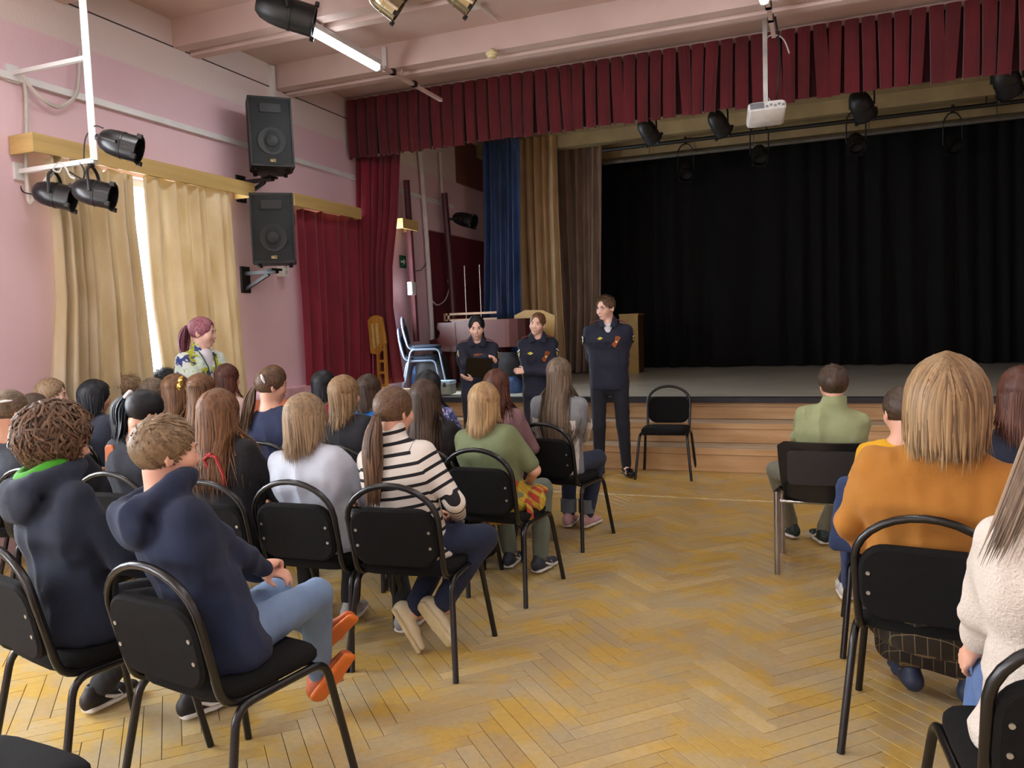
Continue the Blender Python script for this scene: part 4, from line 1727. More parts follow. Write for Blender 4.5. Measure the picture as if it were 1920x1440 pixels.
# ------------------------------------------------------------------ hair
def locks_mesh(paths, widths, thick, shades, C):
    """paths: list of (n,3); flat tapered ribbons with a raised middle, one strand lock each"""
    V, F, S = [], [], []
    k = 0
    for P, w, th, sh in zip(paths, widths, thick, shades):
        n = len(P)
        T = np.gradient(P, axis=0)
        T /= np.linalg.norm(T, axis=1, keepdims=True) + 1e-9
        R = P - C
        R = R - T * (R * T).sum(1, keepdims=True)
        R /= np.linalg.norm(R, axis=1, keepdims=True) + 1e-9
        Wd = np.cross(T, R)
        u = np.linspace(0, 1, n)
        ww = (w * np.minimum(1, .45 + 3 * u) * np.minimum(1, (1.02 - u) * 3.2))[:, None]
        tt = (th * np.minimum(1, (1.05 - u) * 3))[:, None]
        ring = np.stack([P - Wd * ww - R * tt, P + R * tt, P + Wd * ww - R * tt], 1).reshape(-1, 3)
        V.append(ring)
        S.append(np.full(n * 3, sh) + np.repeat((u - .5) * .12, 3))
        i = np.arange(n - 1)[:, None] * 3
        j = np.arange(2)[None]
        a = k + i + j
        F.append(np.stack([a, a + 3, a + 4, a + 1], -1).reshape(-1, 4))
        k += n * 3
    return np.concatenate(V), np.concatenate(F), np.concatenate(S)


HR = np.array([.077, .097, .089])
HC0 = np.array([0, -.014, .03])


def slerp_pts(d0, d1, n, off0, off1, hs):
    d0, d1 = unit(d0), unit(d1)
    a = math.acos(np.clip(d0 @ d1, -1, 1))
    t = np.linspace(0, 1, n)
    if a < 1e-3:
        D = np.repeat(d0[None], n, 0)
    else:
        D = (np.sin((1 - t) * a)[:, None] * d0 + np.sin(t * a)[:, None] * d1) / math.sin(a)
    off = off0 + (off1 - off0) * t
    return (HC0 + D * (HR + off[:, None])) * hs


def azdir(az, elv):
    """az degrees from the front (0) round to the back (180), signed; elv degrees up"""
    a, e = math.radians(az), math.radians(elv)
    return np.array([math.sin(a) * math.cos(e), math.cos(a) * math.cos(e), math.sin(e)])


def make_hair(st, Hc, Hm, hs, avoid, h, root, m):
    """st: dict(style, n, len ...)"""
    sty = st['style']
    R = np.random.RandomState(st.get('seed', 1))
    n = st.get('n', 260)
    paths, ws, ths, shs = [], [], [], []
    prims = []
    tk = st.get('vol', .012)
    loc = lambda p: Hc + Hm @ (np.asarray(p, float) * hs)
    wfac = st.get('w', 1.)

    dens = st.get('dens', 1.)
    n = int(n * dens)
    pushes = []

    def add(P, w, th, sh, pu=None):
        paths.append(P)
        ws.append(w * wfac)
        ths.append(th)
        shs.append(sh)
        pushes.append(pu)

    def toW(P):
        return Hc + P @ Hm.T

    def push_all():
        """moves the locks out of the clothes they hang over, all at once, evenly along each lock"""
        ix = [k for k, p in enumerate(pushes) if p is not None]
        if not ix or not avoid:
            return
        P = np.concatenate([paths[k] for k in ix])
        d0 = np.concatenate([np.full(len(paths[k]), pushes[k]) for k in ix])
        cuts = np.cumsum([len(paths[k]) for k in ix])[:-1]
        for _ in range(4):
            d = evalp(avoid, P)
            if not (d < d0).any():
                break
            g = np.stack([evalp(avoid, P + np.eye(3)[i] * .004) - d for i in range(3)], -1)
            g /= np.linalg.norm(g, axis=-1, keepdims=True) + 1e-9
            D = g * np.where(d < d0, d0 - d, 0)[..., None]
            out = []
            for q in np.split(D, cuts):
                if len(q) > 3:
                    e = np.concatenate([q[:1], q, q[-1:]])
                    q = np.maximum(np.abs(q), 0) * 0 + (e[:-2] + 2 * e[1:-1] + e[2:]) / 4
                out.append(q)
            P = P + np.concatenate(out)
        for k, q in zip(ix, np.split(P, cuts)):
            if len(q) > 4:
                for _ in range(5):
                    q = q.copy()
                    q[1:-1] = (q[:-2] + 2 * q[1:-1] + q[2:]) / 4
            paths[k] = q

    FC = ((V3(0, .120, -.045), V3(.076, .086, .114)), (V3(0, .126, st.get('fh', .044)), V3(.064, .065, .050)))
    faces = [el(loc(c_), r_ * hs, Hm, .008, 's') for c_, r_ in FC]
    cap = el(loc(HC0), (HR + tk * (.8 if sty in ('bob', 'long') else 1)) * hs, Hm, .01)
    if sty == 'short':
        prims = [cap] + faces + [cut(loc((0, 0, -.016)), Hm @ V3(0, .57, -.82))]
        wh = unit(V3(*st.get('whorl', (.12, -.62, .78))))
        for i in range(n):
            while True:
                d = unit(R.normal(size=3))
                p = HC0 + d * HR
                if p[2] > -.012 + p[1] * .70 and not (p[1] > .055 and p[2] < .062):
                    break
            tdir = d - wh * (d @ wh)
            tang = unit(d * (wh @ d) - wh + R.normal(size=3) * .25)
            up = max(0., d[2])
            L = st.get('len', .045) * (.45 + .55 * up) * R.uniform(.75, 1.25)
            e = unit(d + tang * L / .09)
            P = slerp_pts(d, e, 5, tk * .35, tk * 1.0 + st.get('lift', .012) * up * R.uniform(.3, 1.2), hs)
            add(toW(P), .0038 * hs, .0014, np.clip(R.normal(.45, .2), 0, 1))
    elif sty == 'curly':
        prims = [el(loc(HC0 + V3(0, -.006, .006)), (HR + tk) * hs, Hm, .01), el(loc((0, -.050, -.035)), np.array([.088, .070, .070]) * hs, Hm, .05)] + faces
        for i in range(n):
            while True:
                d = unit(R.normal(size=3))
                p = HC0 + d * HR
                if p[2] > -.088 + max(0, p[1]) * 1.5 and not (p[1] > .06 and p[2] < .05):
                    break
            down = V3(0, 0, -1) + d * .25
            tang = unit(down - d * (down @ d) + R.normal(size=3) * .5)
            L = R.uniform(.06, .12)
            nseg = 10
            t = np.linspace(0, 1, nseg)
            D = d[None] + tang[None] * (t * L / .1)[:, None]
            D /= np.linalg.norm(D, axis=1, keepdims=True)
            ph = R.uniform(0, 6.28)
            fr = R.uniform(5, 9)
            sd = np.cross(d, tang)
            amp = R.uniform(.006, .014)
            P = HC0 + D * (HR + tk * R.uniform(.85, 1.35) + .006) + sd[None] * (amp * np.sin(fr * t + ph) * t)[:, None] + D * (amp * .9 * np.cos(fr * t + ph) * t)[:, None]
            add(toW(P * hs), .0050 * hs, .0018, np.clip(R.normal(.45, .22), 0, 1))
    elif sty in ('bob', 'long'):
        zend = st['end']          # below the head centre, world metres
        tuck = st.get('tuck', .88)
        wav = st.get('wave', .004)
        prims = [cap] + faces
        # body of hair below the equator
        zz = [-.01, -.06, -.10] if sty == 'bob' else [-.01, -.07, -.13]
        prims.append(ec(loc((0, -.02, .02)), Hc + Hm @ (V3(0, -.034, -.055) * hs) + V3(0, 0, min(0, zend + .11) * (.6 if sty == 'bob' else .12)), ((HR[0] + tk * .8) * hs, (HR[1] + tk * .8) * .92 * hs), ((HR[0] + tk * .8) * .90 * hs, .066 * hs), Hm[:, 0], .03))
        prims += faces
        prims.append(el(loc((0, .09, -.10)), np.array([.058, .085, .09]) * hs, Hm, .01, 's'))
        fr_n = st.get('fringe', 0)
        for i in range(n):
            s = R.rand() ** .85
            sg = 1 if R.rand() < .5 else -1
            part = st.get('part', 0.)
            al = math.radians(50 + 112 * s)
            d0 = unit(V3(part + sg * .04 * R.rand(), math.cos(al), math.sin(al)))
            az = st.get('front', 80) + (180 - st.get('front', 80)) * (s ** .9) + R.normal() * 9
            d1 = azdir(sg * min(az, 184), R.uniform(-22, -8))
            off = tk * R.uniform(1.0, 1.45)
            P = toW(slerp_pts(d0, d1, 8, tk * .95, off, hs))
            ze = Hc[2] + zend + R.normal() * st.get('rag', .012) + (.03 * (1 - s) if sty == 'bob' else 0)
            zs = P[-1, 2]
            if ze < zs - .01:
                m_ = int(np.clip((zs - ze) / .03, 3, 12))
                t = np.linspace(0, 1, m_ + 1)[1:]
                hx = P[-1] - (Hc + Hm @ V3(0, -.03, 0))
                if sty == 'bob':
                    k = 1 - (1 - tuck) * t ** 1.5
                else:
                    k = 1 - (1 - st.get('tuck', .9)) * t
                Q = np.stack([Hc[0] + hx[0] * k, Hc[1] + (Hm @ V3(0, -.03, 0))[1] + hx[1] * k, zs + (ze - zs) * t], -1)
                ph, ph2 = R.uniform(0, 6.28), R.uniform(0, 6.28)
                f1 = st.get('wfreq', 9) * R.uniform(.8, 1.2)
                L = zs - ze
                Q[:, 0] += wav * np.sin(f1 * L * t * 2 + ph) * t ** .5
                Q[:, 1] += wav * .7 * np.sin(f1 * L * t * 2 + ph2) * t ** .5
                P = np.concatenate([P, Q])
            pu = .004 + .02 * R.rand() ** 2
            add(P, .0052 * hs * R.uniform(.6, 1.2), .0016, np.clip(R.normal(.45, .22) + .12 * (d0[2] > .95), 0, 1), pu)
        for i in range(fr_n):
            x = R.uniform(-.6, .6)
            d0 = unit(V3(x * .3, .35, .95))
            d1 = unit(V3(x, .95, .30))
            add(toW(slerp_pts(d0, d1, 6, tk * .8, tk * 1.1, hs)), .009 * hs, .0035, np.clip(R.normal(.45, .2), 0, 1))
        # filler sheets under the locks so that no scalp or neck shows through
        if sty == 'long':
            for i in range(60):
                az = R.uniform(95, 265)
                d1 = azdir(az, -15)
                a0 = toW(slerp_pts(d1, d1, 1, tk * .3, tk * .3, hs))[0]
                m_ = 8
                t = np.linspace(0, 1, m_)
                hx = a0 - (Hc + Hm @ V3(0, -.03, 0))
                k = 1 - (1 - st.get('tuck', .9)) * t
                ze = Hc[2] + zend * .93
                Q = np.stack([Hc[0] + hx[0] * k * .96, Hc[1] + (Hm @ V3(0, -.03, 0))[1] + hx[1] * k * .96, a0[2] + (ze - a0[2]) * t], -1)
                add(Q, .02 * hs, .003, .2, .003)
    elif sty in ('pony', 'clip', 'bun'):
        tie = unit(V3(*st.get('tie', (0, -1, .05))))
        prims = [el(loc(HC0), (HR + tk * .8) * hs, Hm, .01)] + faces + [
                 cut(loc((0, .02, -.085)), Hm @ V3(0, .45, -.89))]
        tp = HC0 + tie * (HR + tk + .006)
        for i in range(n):
            az = R.uniform(-180, 180)
            aa = abs(az)
            e = 42 if aa < 40 else (42 - (aa - 40) * .75 if aa < 110 else -10 - (aa - 110) * .55)
            d0 = azdir(az, e + R.uniform(-3, 10) * (R.rand() < .6) + (R.uniform(0, 60) if R.rand() < .4 else 0))
            P = slerp_pts(d0, unit(tie + R.normal(size=3) * .06), 8, tk * .4, tk * R.uniform(.8, 1.15), hs)
            add(toW(P), .0050 * hs, .0012, np.clip(R.normal(.4, .2), 0, 1))
        tw = toW((tp * hs)[None])[0]
        if sty == 'pony':
            L = st.get('tail', .3)
            back = Hm @ unit(V3(tie[0], tie[1], 0.))
            bw = st.get('bow', .05)
            for i in range(int(st.get('nt', 110) * 1.6)):
                a, r = R.uniform(0, 6.28), R.rand() ** .5
                m_ = 12
                t = np.linspace(0, 1, m_)
                Lk = L * R.uniform(.78, 1.02)
                rad = (.012 + st.get('fat', .03) * np.sin(np.minimum(1, t * 1.15) * PI * .8)) * r
                c = tw + back * (bw * np.sin(np.minimum(1, t * 2) * PI / 2))[:, None] + V3(0, 0, -1) * (Lk * t ** 1.15)[:, None] + V3(0, 0, 1) * (st.get('rise', .0) * np.sin(t * PI))[:, None]
                sx = Hm[:, 0]
                wv = st.get('wave', .006)
                ph = R.uniform(0, 1.5)
                P = c + sx * (rad * math.cos(a) + wv * np.sin(t * st.get('wfreq', 8) + ph))[:, None] + back * (rad * math.sin(a) + wv * np.cos(t * st.get('wfreq', 8) + ph) * .6)[:, None]
                add(P, .0055 * R.uniform(.7, 1.2), .002, np.clip(R.normal(.5, .25), 0, 1), .005 + .03 * R.rand())
        elif sty == 'bun':
            for i in range(50):
                a = R.uniform(0, 6.28)
                t = np.linspace(0, 1, 9)
                th = a + t * 3.5
                rr = .026 * R.uniform(.5, 1.1)
                u1, u2 = Hm[:, 0], Hm[:, 2]
                P = tw + Hm @ unit(tie) * .012 + u1 * (rr * np.cos(th))[:, None] + u2 * (rr * np.sin(th))[:, None] + (Hm @ unit(tie)) * (.018 * np.sin(t * PI))[:, None]
                add(P, .006, .002, np.clip(R.normal(.4, .2), 0, 1))
        else:   # 'clip': half tied, loose hair below
            for i in range(n):
                sg = R.choice([-1, 1])
                az = R.uniform(85, 184)
                d0 = azdir(sg * az, R.uniform(-25, 5))
                a0 = toW(slerp_pts(d0, d0, 1, tk, tk, hs))[0]
                ze = Hc[2] + st['end'] + R.normal() * .02
                t = np.linspace(0, 1, 9)
                hx = a0 - (Hc + Hm @ V3(0, -.03, 0))
                k = 1 - .1 * t
                ph = R.uniform(0, 6.28)
                Q = np.stack([Hc[0] + hx[0] * k + .005 * np.sin(t * 7 + ph), Hc[1] + (Hm @ V3(0, -.03, 0))[1] + hx[1] * k, a0[2] + (ze - a0[2]) * t], -1)
                add(Q, .0055 * hs, .0016, np.clip(R.normal(.45, .22), 0, 1), .004 + .02 * R.rand() ** 2)
        st['_tie'] = tw
    # locks never grow over the face
    keep = []
    nf = st.get('fringe', 0)
    cen = Hc + Hm @ (HC0 * hs)
    fp = [el(loc(c_), r_ * hs * .97, Hm) for c_, r_ in FC]
    push_all()
    allP = np.concatenate(paths)
    ins = np.minimum(*[pd(q, allP) for q in fp]) < 0
    pos = 0
    for k, P in enumerate(paths):
        m_ = ins[pos:pos + len(P)]
        pos += len(P)
        if m_.any():
            c = int(np.argmax(m_))
            if c < 4:
                continue
            P = P[:c]
        keep.append((P, ws[k], ths[k], shs[k]))
    V1, F1 = surfnet(prims, h)
    V2, F2, S2 = locks_mesh([q[0] for q in keep], [q[1] for q in keep], [q[2] for q in keep], [q[3] for q in keep], cen)
    V = np.concatenate([V1, V2])
    F = np.concatenate([F1, F2 + len(V1)])
    ax_ = unit(V3(*st['tie'])) if 'tie' in st else unit(V3(*st.get('whorl', (0, -.25, .95))))
    q = ((V1 - cen) @ Hm) / hs
    u1 = unit(np.cross(ax_, V3(1, .1, .05)))
    u2 = np.cross(ax_, u1)
    az_ = np.arctan2(q @ u1, q @ u2)
    st1 = noise3(np.stack([np.cos(az_) * 26, np.sin(az_) * 26, (q @ ax_) * 9], -1)) + .6 * noise3(np.stack([np.cos(az_) * 60, np.sin(az_) * 60, (q @ ax_) * 9], -1))
    V1 = V1 + vnorm(V1, F1) * (st1 * .0045 * hs)[:, None]
    V = np.concatenate([V1, V2])
    sh = np.concatenate([.40 + st1 * .62, S2])
    TRI[0] += 2 * len(F)
    return np_mesh('hair', V, F, m, root, dict(shade=sh))


# ------------------------------------------------------------------ a whole person
SHOE_N = [0]


def shoe_parts(root, ank, fdir, col, sole, accent=None, s=1., up=(0, 0, 1), name='shoe', h=.007, low=False):
    """ank: ankle joint; fdir: toe direction; up: the shoe's up"""
    f = unit(fdir)
    u = unit(np.asarray(up, float) - f * (np.asarray(up, float) @ f))
    x = np.cross(f, u)
    Rm = np.stack([x, f, u], 1)
    o = np.asarray(ank, float) - u * .075 * s
    p = lambda a, b, c: o + Rm @ (np.array([a, b, c]) * s)
    if low:
        pr = [ec(p(0, -.045, .030), p(0, .07, .028), (.032 * s, .030 * s), (.038 * s, .022 * s), x, .02), ec(p(0, .07, .028), p(0, .15, .022), (.038 * s, .02 * s), (.030 * s, .014 * s), x, .02),
              el(p(0, .045, .062), np.array([.03, .075, .028]) * s, Rm, .008, 's')]
    else:
        pr = [ec(p(0, -.045, .042), p(0, .07, .042), (.036 * s, .04 * s), (.042 * s, .03 * s), x, .02), ec(p(0, .07, .040), p(0, .155, .034), (.042 * s, .026 * s), (.036 * s, .018 * s), x, .02),
              ec(p(0, -.02, .05), p(0, -.012, .085), (.036 * s, .05 * s), (.034 * s, .045 * s), x, .02),
              el(p(0, -.014, .13), np.array([.026, .036, .04]) * s, Rm, .006, 's')]
    so = [ec(p(0, -.05, .012), p(0, .06, .012), (.040 * s, .020 * s), (.044 * s, .016 * s), x, .01), ec(p(0, .06, .012), p(0, .165, .014), (.044 * s, .016 * s), (.036 * s, .013 * s), x, .01), cut(p(0, 0, .001), -u)]
    pr.append(cut(p(0, 0, .006), -u))
    sh = sdf_obj(name, pr, h, col, root)
    if sole is not None:
        sdf_obj('sole', so, h, sole, sh)
    if accent is not None and not low:
        for sg in (-1, 1):
            b = MB()
            q = [p(sg * .0375, .0, .055), p(sg * .043, .04, .035), p(sg * .0445, .075, .03), p(sg * .040, .06, .055)]
            b.tube([Vector(v) for v in q], [.006 * s, .008 * s, .006 * s, .004 * s], 6)
            b.build('side_stripe', accent, sh, True)
        l = MB()
        for k in range(4):
            l.tube([Vector(p(-.022, .045 + .02 * k, .073 - .006 * k)), Vector(p(0, .047 + .02 * k, .078 - .006 * k)), Vector(p(.022, .045 + .02 * k, .073 - .006 * k))], .0035 * s, 5)
        l.build('laces', M_laces, sh, True)
    return sh


M_laces = mat('laces', '#d6d6d2', .7)


def person(label, x, y, yaw, ztop, hair, hcol, top, tcol, bot=None, base=0., hs=.92, bw=1., sit=True, lean=0., side=0., hyaw=0., hpitch=4., hroll=0.,
           hands=None, harg=None, knees=None, ankles=None, shoe=None, skin=None, near=False, sleeve='long', foot=None, eyes=True,
           hide_legs=False, neckline=None, elbow=None, twist=0., fold=.009, topname='shirt', toes=None, hemz=None, stripe=False):
    """x, y: floor point under the pelvis; yaw as for chairs; all joints in the person's own frame (x right, y forward)"""
    skin = skin or SKIN
    root = thing('person', label, 'person', (x, y, base), math.radians(yaw))
    hb = .0068 if near else .0100
    hc = .0085 if near else .0145
    hz = ztop - base
    if sit:
        pel = V3(0, 0, .555)
    else:
        pel = V3(0, 0, .535 * hz)
    Hm0 = rotm(0, lean, side)
    head_h = .113 * hs + .012
    # torso length so that the crown ends at ztop
    ca = (Hm0 @ V3(0, 0, 1))[2]
    T = (hz - pel[2] - head_h - .142 * hs) / ca
    S = T / .46 if sit else T / .52
    up = Hm0 @ V3(0, 0, 1)
    fw = Hm0 @ V3(0, 1, 0)
    rt = rotm(twist, 0, 0) @ (Hm0 @ V3(1, 0, 0))
    c7 = pel + up * T
    Hm = rotm(hyaw, hpitch, hroll)
    Hc = c7 + V3(0, 0, .085 * hs) + Hm @ V3(0, .022, .057) * hs
    sw = .150 * bw * (S * .5 + .5)
    # ---------------- joints
    sh = {s: c7 - up * .072 * S + rt * s * sw - fw * .0 for s in (-1, 1)}
    l1, l2 = .262 * (.6 + .4 * S) * (1.0 if sit else 1.08), .232 * (.6 + .4 * S) * (1.0 if sit else 1.08)
    hands = hands or ((-.09, .27, .66), (.09, .27, .66))
    el_, wr_ = {}, {}
    for i, s in enumerate((-1, 1)):
        hint = (elbow[i] if elbow else (s * .75, -.55, -.5))
        el_[s], wr_[s] = ik(sh[s], V3(*hands[i]), l1, l2, hint)
    harg = harg or ((V3(.5, .85, -.15), V3(0, 0, -1), .6), (V3(-.5, .85, -.15), V3(0, 0, -1), .6))
    hip = {s: pel + rt * s * .085 * bw + V3(0, 0, -.015) for s in (-1, 1)}
    if sit:
        knees = knees or ((-.10, .41, .515), (.10, .41, .515))
        ankles = ankles or ((-.10, .42, .09), (.10, .42, .09))
    else:
        knees = knees or ((-.10, .03, .285 * hz), (.10, .03, .285 * hz))
        ankles = ankles or ((-.115, -.01, .085), (.115, -.01, .085))
    kn = {s: V3(*knees[i]) for i, s in enumerate((-1, 1))}
    an = {s: V3(*ankles[i]) for i, s in enumerate((-1, 1))}
    # ---------------- skin: one continuous figure
    loc = lambda *p: Hc + Hm @ (V3(*p) * hs)
    B = []
    g = .85
    sp = [pel - up * .03, pel + up * T * .3, pel + up * T * .66, c7 - up * .03]
    B += [ec(sp[0], sp[1], (.15 * g * bw, .105 * g), (.125 * g * bw, .09 * g), rt), ec(sp[1], sp[2], (.125 * g * bw, .09 * g), (.148 * g * bw, .098 * g), rt),
          ec(sp[2], sp[3], (.148 * g * bw, .098 * g), (.10 * g * bw, .058), rt)]
    for s in (-1, 1):
        B += [rc(c7 - up * .045, sh[s], .04, .040 * g), rc(sh[s], el_[s], .042 * g, .036 * g * bw), rc(el_[s], wr_[s], .036 * g * bw, .0235, .02)]
        B += [rc(hip[s], kn[s], .075 * g, .05 * g, .03), rc(kn[s], an[s], .05 * g, .034, .02), rc(an[s], an[s] + V3(0, .1, -.045), .032, .022, .02)] if not (hide_legs) else []
    for i, s in enumerate((-1, 1)):
        f, n_, cu = harg[i][:3]
        B += hand_prims(wr_[s], f, n_, s * (harg[i][3] if len(harg[i]) > 3 else 1), cu, .86 + .1 * (S - .8))
    B += [rc(c7 - up * .02, loc(0, -.03, -.06), .055 * (.5 + .5 * bw), .048, .03)]
    B += [el(loc(0, -.012, .028), np.array([.0735, .092, .084]) * hs, Hm, .02), el(loc(0, .024, -.03), np.array([.060, .068, .082]) * hs, Hm, .03),
          rc(loc(0, .026, -.062), loc(0, .058, -.094), .044 * hs, .023 * hs, .02),
          rc(loc(-.034, .056, -.028), loc(-.034, .056, -.03), .03 * hs, .03 * hs, .02), rc(loc(.034, .056, -.028), loc(.034, .056, -.03), .03 * hs, .03 * hs, .02),
          rc(loc(-.024, .080, .017), loc(.024, .080, .017), .013 * hs, .013 * hs, .012),
          el(loc(-.031, .099, .002), np.array([.017, .015, .010]) * hs, Hm, .010, 's'), el(loc(.031, .099, .002), np.array([.017, .015, .010]) * hs, Hm, .010, 's'),
          rc(loc(0, .086, .008), loc(0, .101, -.034), .0085 * hs, .0115 * hs, .010), rc(loc(-.011, .092, -.038), loc(.011, .092, -.038), .0085 * hs, .0085 * hs, .006),
          el(loc(0, .0845, -.063), np.array([.021, .011, .0055]) * hs, Hm, .004), el(loc(0, .083, -.0735), np.array([.018, .011, .007]) * hs, Hm, .004)]
    for s in (-1, 1):
        Er = Hm @ rotm(s * 18, 0, 0)
        B += [el(loc(s * .0755, -.012, -.012), np.array([.009, .019, .031]) * hs, Er, .006), el(loc(s * .081, -.006, -.012), np.array([.005, .010, .018]) * hs, Er, .003, 's')]
    def hidden(V):
        vis = np.linalg.norm(V - Hc, axis=1) < .165 * hs + .05
        for s in (-1, 1):
            vis |= np.linalg.norm(V - wr_[s] - (wr_[s] - el_[s]) * .3, axis=1) < .14
            if sleeve != 'long':
                d = unit(wr_[s] - el_[s])
                q = V - el_[s]
                vis |= (np.linalg.norm(q - np.clip(q @ d, -.1, .3)[:, None] * d, axis=1) < .07)
        return ~vis
    body = sdf_obj('body', B, hb, skin, root, hide=hidden)
    if eyes:
        for s in (-1, 1):
            e = MB()
            Mx = Matrix([list(Hm[i]) + [loc(s * .031, .0775, .002)[i]] for i in range(3)] + [[0, 0, 0, 1]])
            r0 = .0105 * hs
            Me = Mx @ Matrix.Rotation(-PI / 2, 4, 'X')
            e.lathe([(.001, -r0)] + [(r0 * math.sin(a), -r0 * math.cos(a)) for a in np.linspace(.3, PI - .3, 7)] + [(.001, r0)], 10, Me)
            ey = e.build('eye', M_eyew, body, True)
            q = MB()
            q.lathe([(.0062 * hs, r0 * .82), (.0055 * hs, r0 * .99), (.001, r0 * 1.03)], 10, Me)
            q.build('iris', M_iris, body, True)
            w_ = MB()
            pts = [loc(s * .014, .0925, .0185), loc(s * .03, .0925, .0245), loc(s * .046, .082, .019)]
            w_.tube([Vector(p) for p in pts], [.0028 * hs, .0033 * hs, .0015 * hs], 6)
            w_.build('eyebrow', HMAT[hcol], body, True)
        l = MB()
        l.tube([Vector(loc(a, .0925 - 8 * a * a, -.0675 - 4 * a * a)) for a in (-.02, -.01, 0, .01, .02)], [.001, .0035 * hs, .004 * hs, .0035 * hs, .001], 6)
        l.build('lips', M_lip, body, True)
    # ---------------- top
    th = .016
    G = 1.0
    z_h = pel - up * (.045 if sit else .07)
    if hemz is not None:
        z_h = pel - up * hemz
    hipw = .158 if sit else .145
    Tp = [ec(z_h, pel + up * T * .3, ((hipw + th * 1.0) * bw, .128 + th * .3), ((.14 + th) * bw, .105 + th * .4), rt, .05),
          ec(pel + up * T * .3, pel + up * T * .68, ((.14 + th) * bw, .105 + th * .4), ((.155 + th) * bw, .106 + th * .4), rt, .04),
          ec(pel + up * T * .68, c7 - up * .05, ((.155 + th) * bw, .106 + th * .4), (.105 * bw, .062), rt, .04),
          ec(c7 - up * .17 * S, c7 - up * .075 * S, ((.150 + th) * bw, .098), ((.135 + th) * bw, .068), rt, .05)]
    for s in (-1, 1):
        Tp.append(rc(c7 - up * .045, sh[s] - up * .004, .048, .045, .03))
        Tp.append(el(sh[s] - up * .10 - rt * s * .045 - fw * .028, (.075 * bw, .062, .115), Hm0, .06))
    Tp.append(rc(c7 - up * .05, c7 + V3(0, .0, .012), .066, .056, .02))
    avoid_c = list(Tp) + [rc(sh[s], el_[s], .06, .05) for s in (-1, 1)]
    slv = {}
    for s in (-1, 1):
        ra, rb, rc_ = .046 + th * .35, .040 + th * .45 * bw, .033 + th * .4
        if sleeve == 'long':
            Tp += [rc(sh[s], el_[s], ra, rb, .028), rc(el_[s], wr_[s] - unit(wr_[s] - el_[s]) * .012, rb, rc_, .02)]
        elif sleeve == 'push':
            q = el_[s] + (wr_[s] - el_[s]) * .62
            Tp += [rc(sh[s], el_[s], ra * 1.05, rb * 1.2, .028), rc(el_[s], q, rb * 1.2, rb * 1.12, .02)]
        elif sleeve == 'short':
            q = sh[s] + (el_[s] - sh[s]) * .82
            Tp += [rc(sh[s], q, ra, ra * 1.02, .028)]
    if top == 'hoodie':
        # hood lying on the back and shoulders
        for a in np.linspace(-2.5, 2.5, 11):
            p = c7 + rt * (.112 * math.sin(a)) + fw * (-.020 - .105 * math.cos(a)) + up * (.030 - .035 * math.cos(a) - .012 * abs(a))
            Tp.append(el(p, (.040, .040, .036), None, .03))
        Tp.append(el(c7 - fw * .125 - up * .055, (.125, .042, .075), Hm0, .02))
        Tp.append(el(c7 - fw * .045 + up * .055, (.092, .078, .062), Hm0, .015, 's'))
    elif top == 'turtle':
        Tp.append(rc(c7 + V3(0, 0, -.0), c7 + V3(0, .008, .068), .064, .058, .02))
    elif top == 'fleece':
        Tp.append(rc(c7, c7 + V3(0, .006, .045), .068, .07, .02))
        Tp.append(rc(c7 + V3(0, .006, .06), c7 + V3(0, .01, .13), .054, .06, .006, 's'))
    elif top == 'jacket':
        Tp.append(ec(c7 + V3(0, -.012, -.02), c7 + V3(0, .006, .035), (.072, .068), (.062, .064), rt, .02))
        Tp.append(ec(c7 + V3(0, .02, .03), c7 + V3(0, .035, .13), (.047, .052), (.07, .075), rt, .006, 's'))
        Tp.append(rc(c7 + V3(0, .062, .03), c7 + up * -.115 + fw * .135, .036, .004, .006, 's'))
    elif top == 'tee':
        Tp.append(ec(c7 + V3(0, .006, .02), c7 + V3(0, .02, .14), (.072, .072), (.085, .085), rt, .008, 's'))
    Tp.append(cut((0, 0, .482), (0, 0, -1)) if sit else cut(z_h - up * .055, -up))
    attr = None
    if stripe:
        def attr(V):
            d = (V - pel) @ up
            for s in (-1, 1):
                A = sh[s] - V
                seg = el_[s] - sh[s]
                t = np.clip(((V - sh[s]) @ seg) / (seg @ seg), 0, 1)
                ds = np.linalg.norm(V - sh[s] - t[:, None] * seg, axis=1)
                seg2 = wr_[s] - el_[s]
                t2 = np.clip(((V - el_[s]) @ seg2) / (seg2 @ seg2), -.3, 1.3)
                d2 = np.linalg.norm(V - el_[s] - t2[:, None] * seg2, axis=1)
                arm = ((ds < .075) & (((V - c7) @ rt) * s > sw - .03)) | ((d2 < .075) & (((V - pel) @ fw) > .02))
                al = np.where(ds < d2, t * l1, l1 + t2 * l2)
                d = np.where(arm, (sh[s] - pel) @ up - al, d)
            return dict(s=d)
    tm = tcol if not isinstance(tcol, str) else fabric('cloth_' + tcol.strip('#'), tcol)
    tob = sdf_obj(topname, Tp, hc, tm, root, (fold, 11., (1, 1, .8)), attr)
    info = dict(root=root, body=body, top=tob, c7=c7, up=up, fw=fw, rt=rt, pel=pel, sh=sh, el=el_, wr=wr_, Hc=Hc, Hm=Hm, hs=hs, T=T, an=an, kn=kn, sw=sw, hc=hc, bw=bw, loc=loc)
    # ---------------- trousers
    if not hide_legs:
        bm = bot if not isinstance(bot, str) else fabric('cloth_' + bot.strip('#'), bot, bs=200)
        Q = [ec(pel - up * .05, pel + up * .07, (.152 * bw, .112), (.142 * bw, .104), rt, .03)]
        for s in (-1, 1):
            d = unit(an[s] - kn[s])
            e_ = an[s] - d * (.03 if shoe else .0)
            wd = 1.0 if sit else 1.05
            Q += [rc(hip[s], kn[s], .080 * wd * (.6 + .4 * bw), .064 * wd, .035), rc(kn[s], e_, .064 * wd, .052 * wd, .02)]
        sdf_obj('trousers', Q, .0125 if near else .019, bm, root, (.005, 13., (1, 1, .7)))
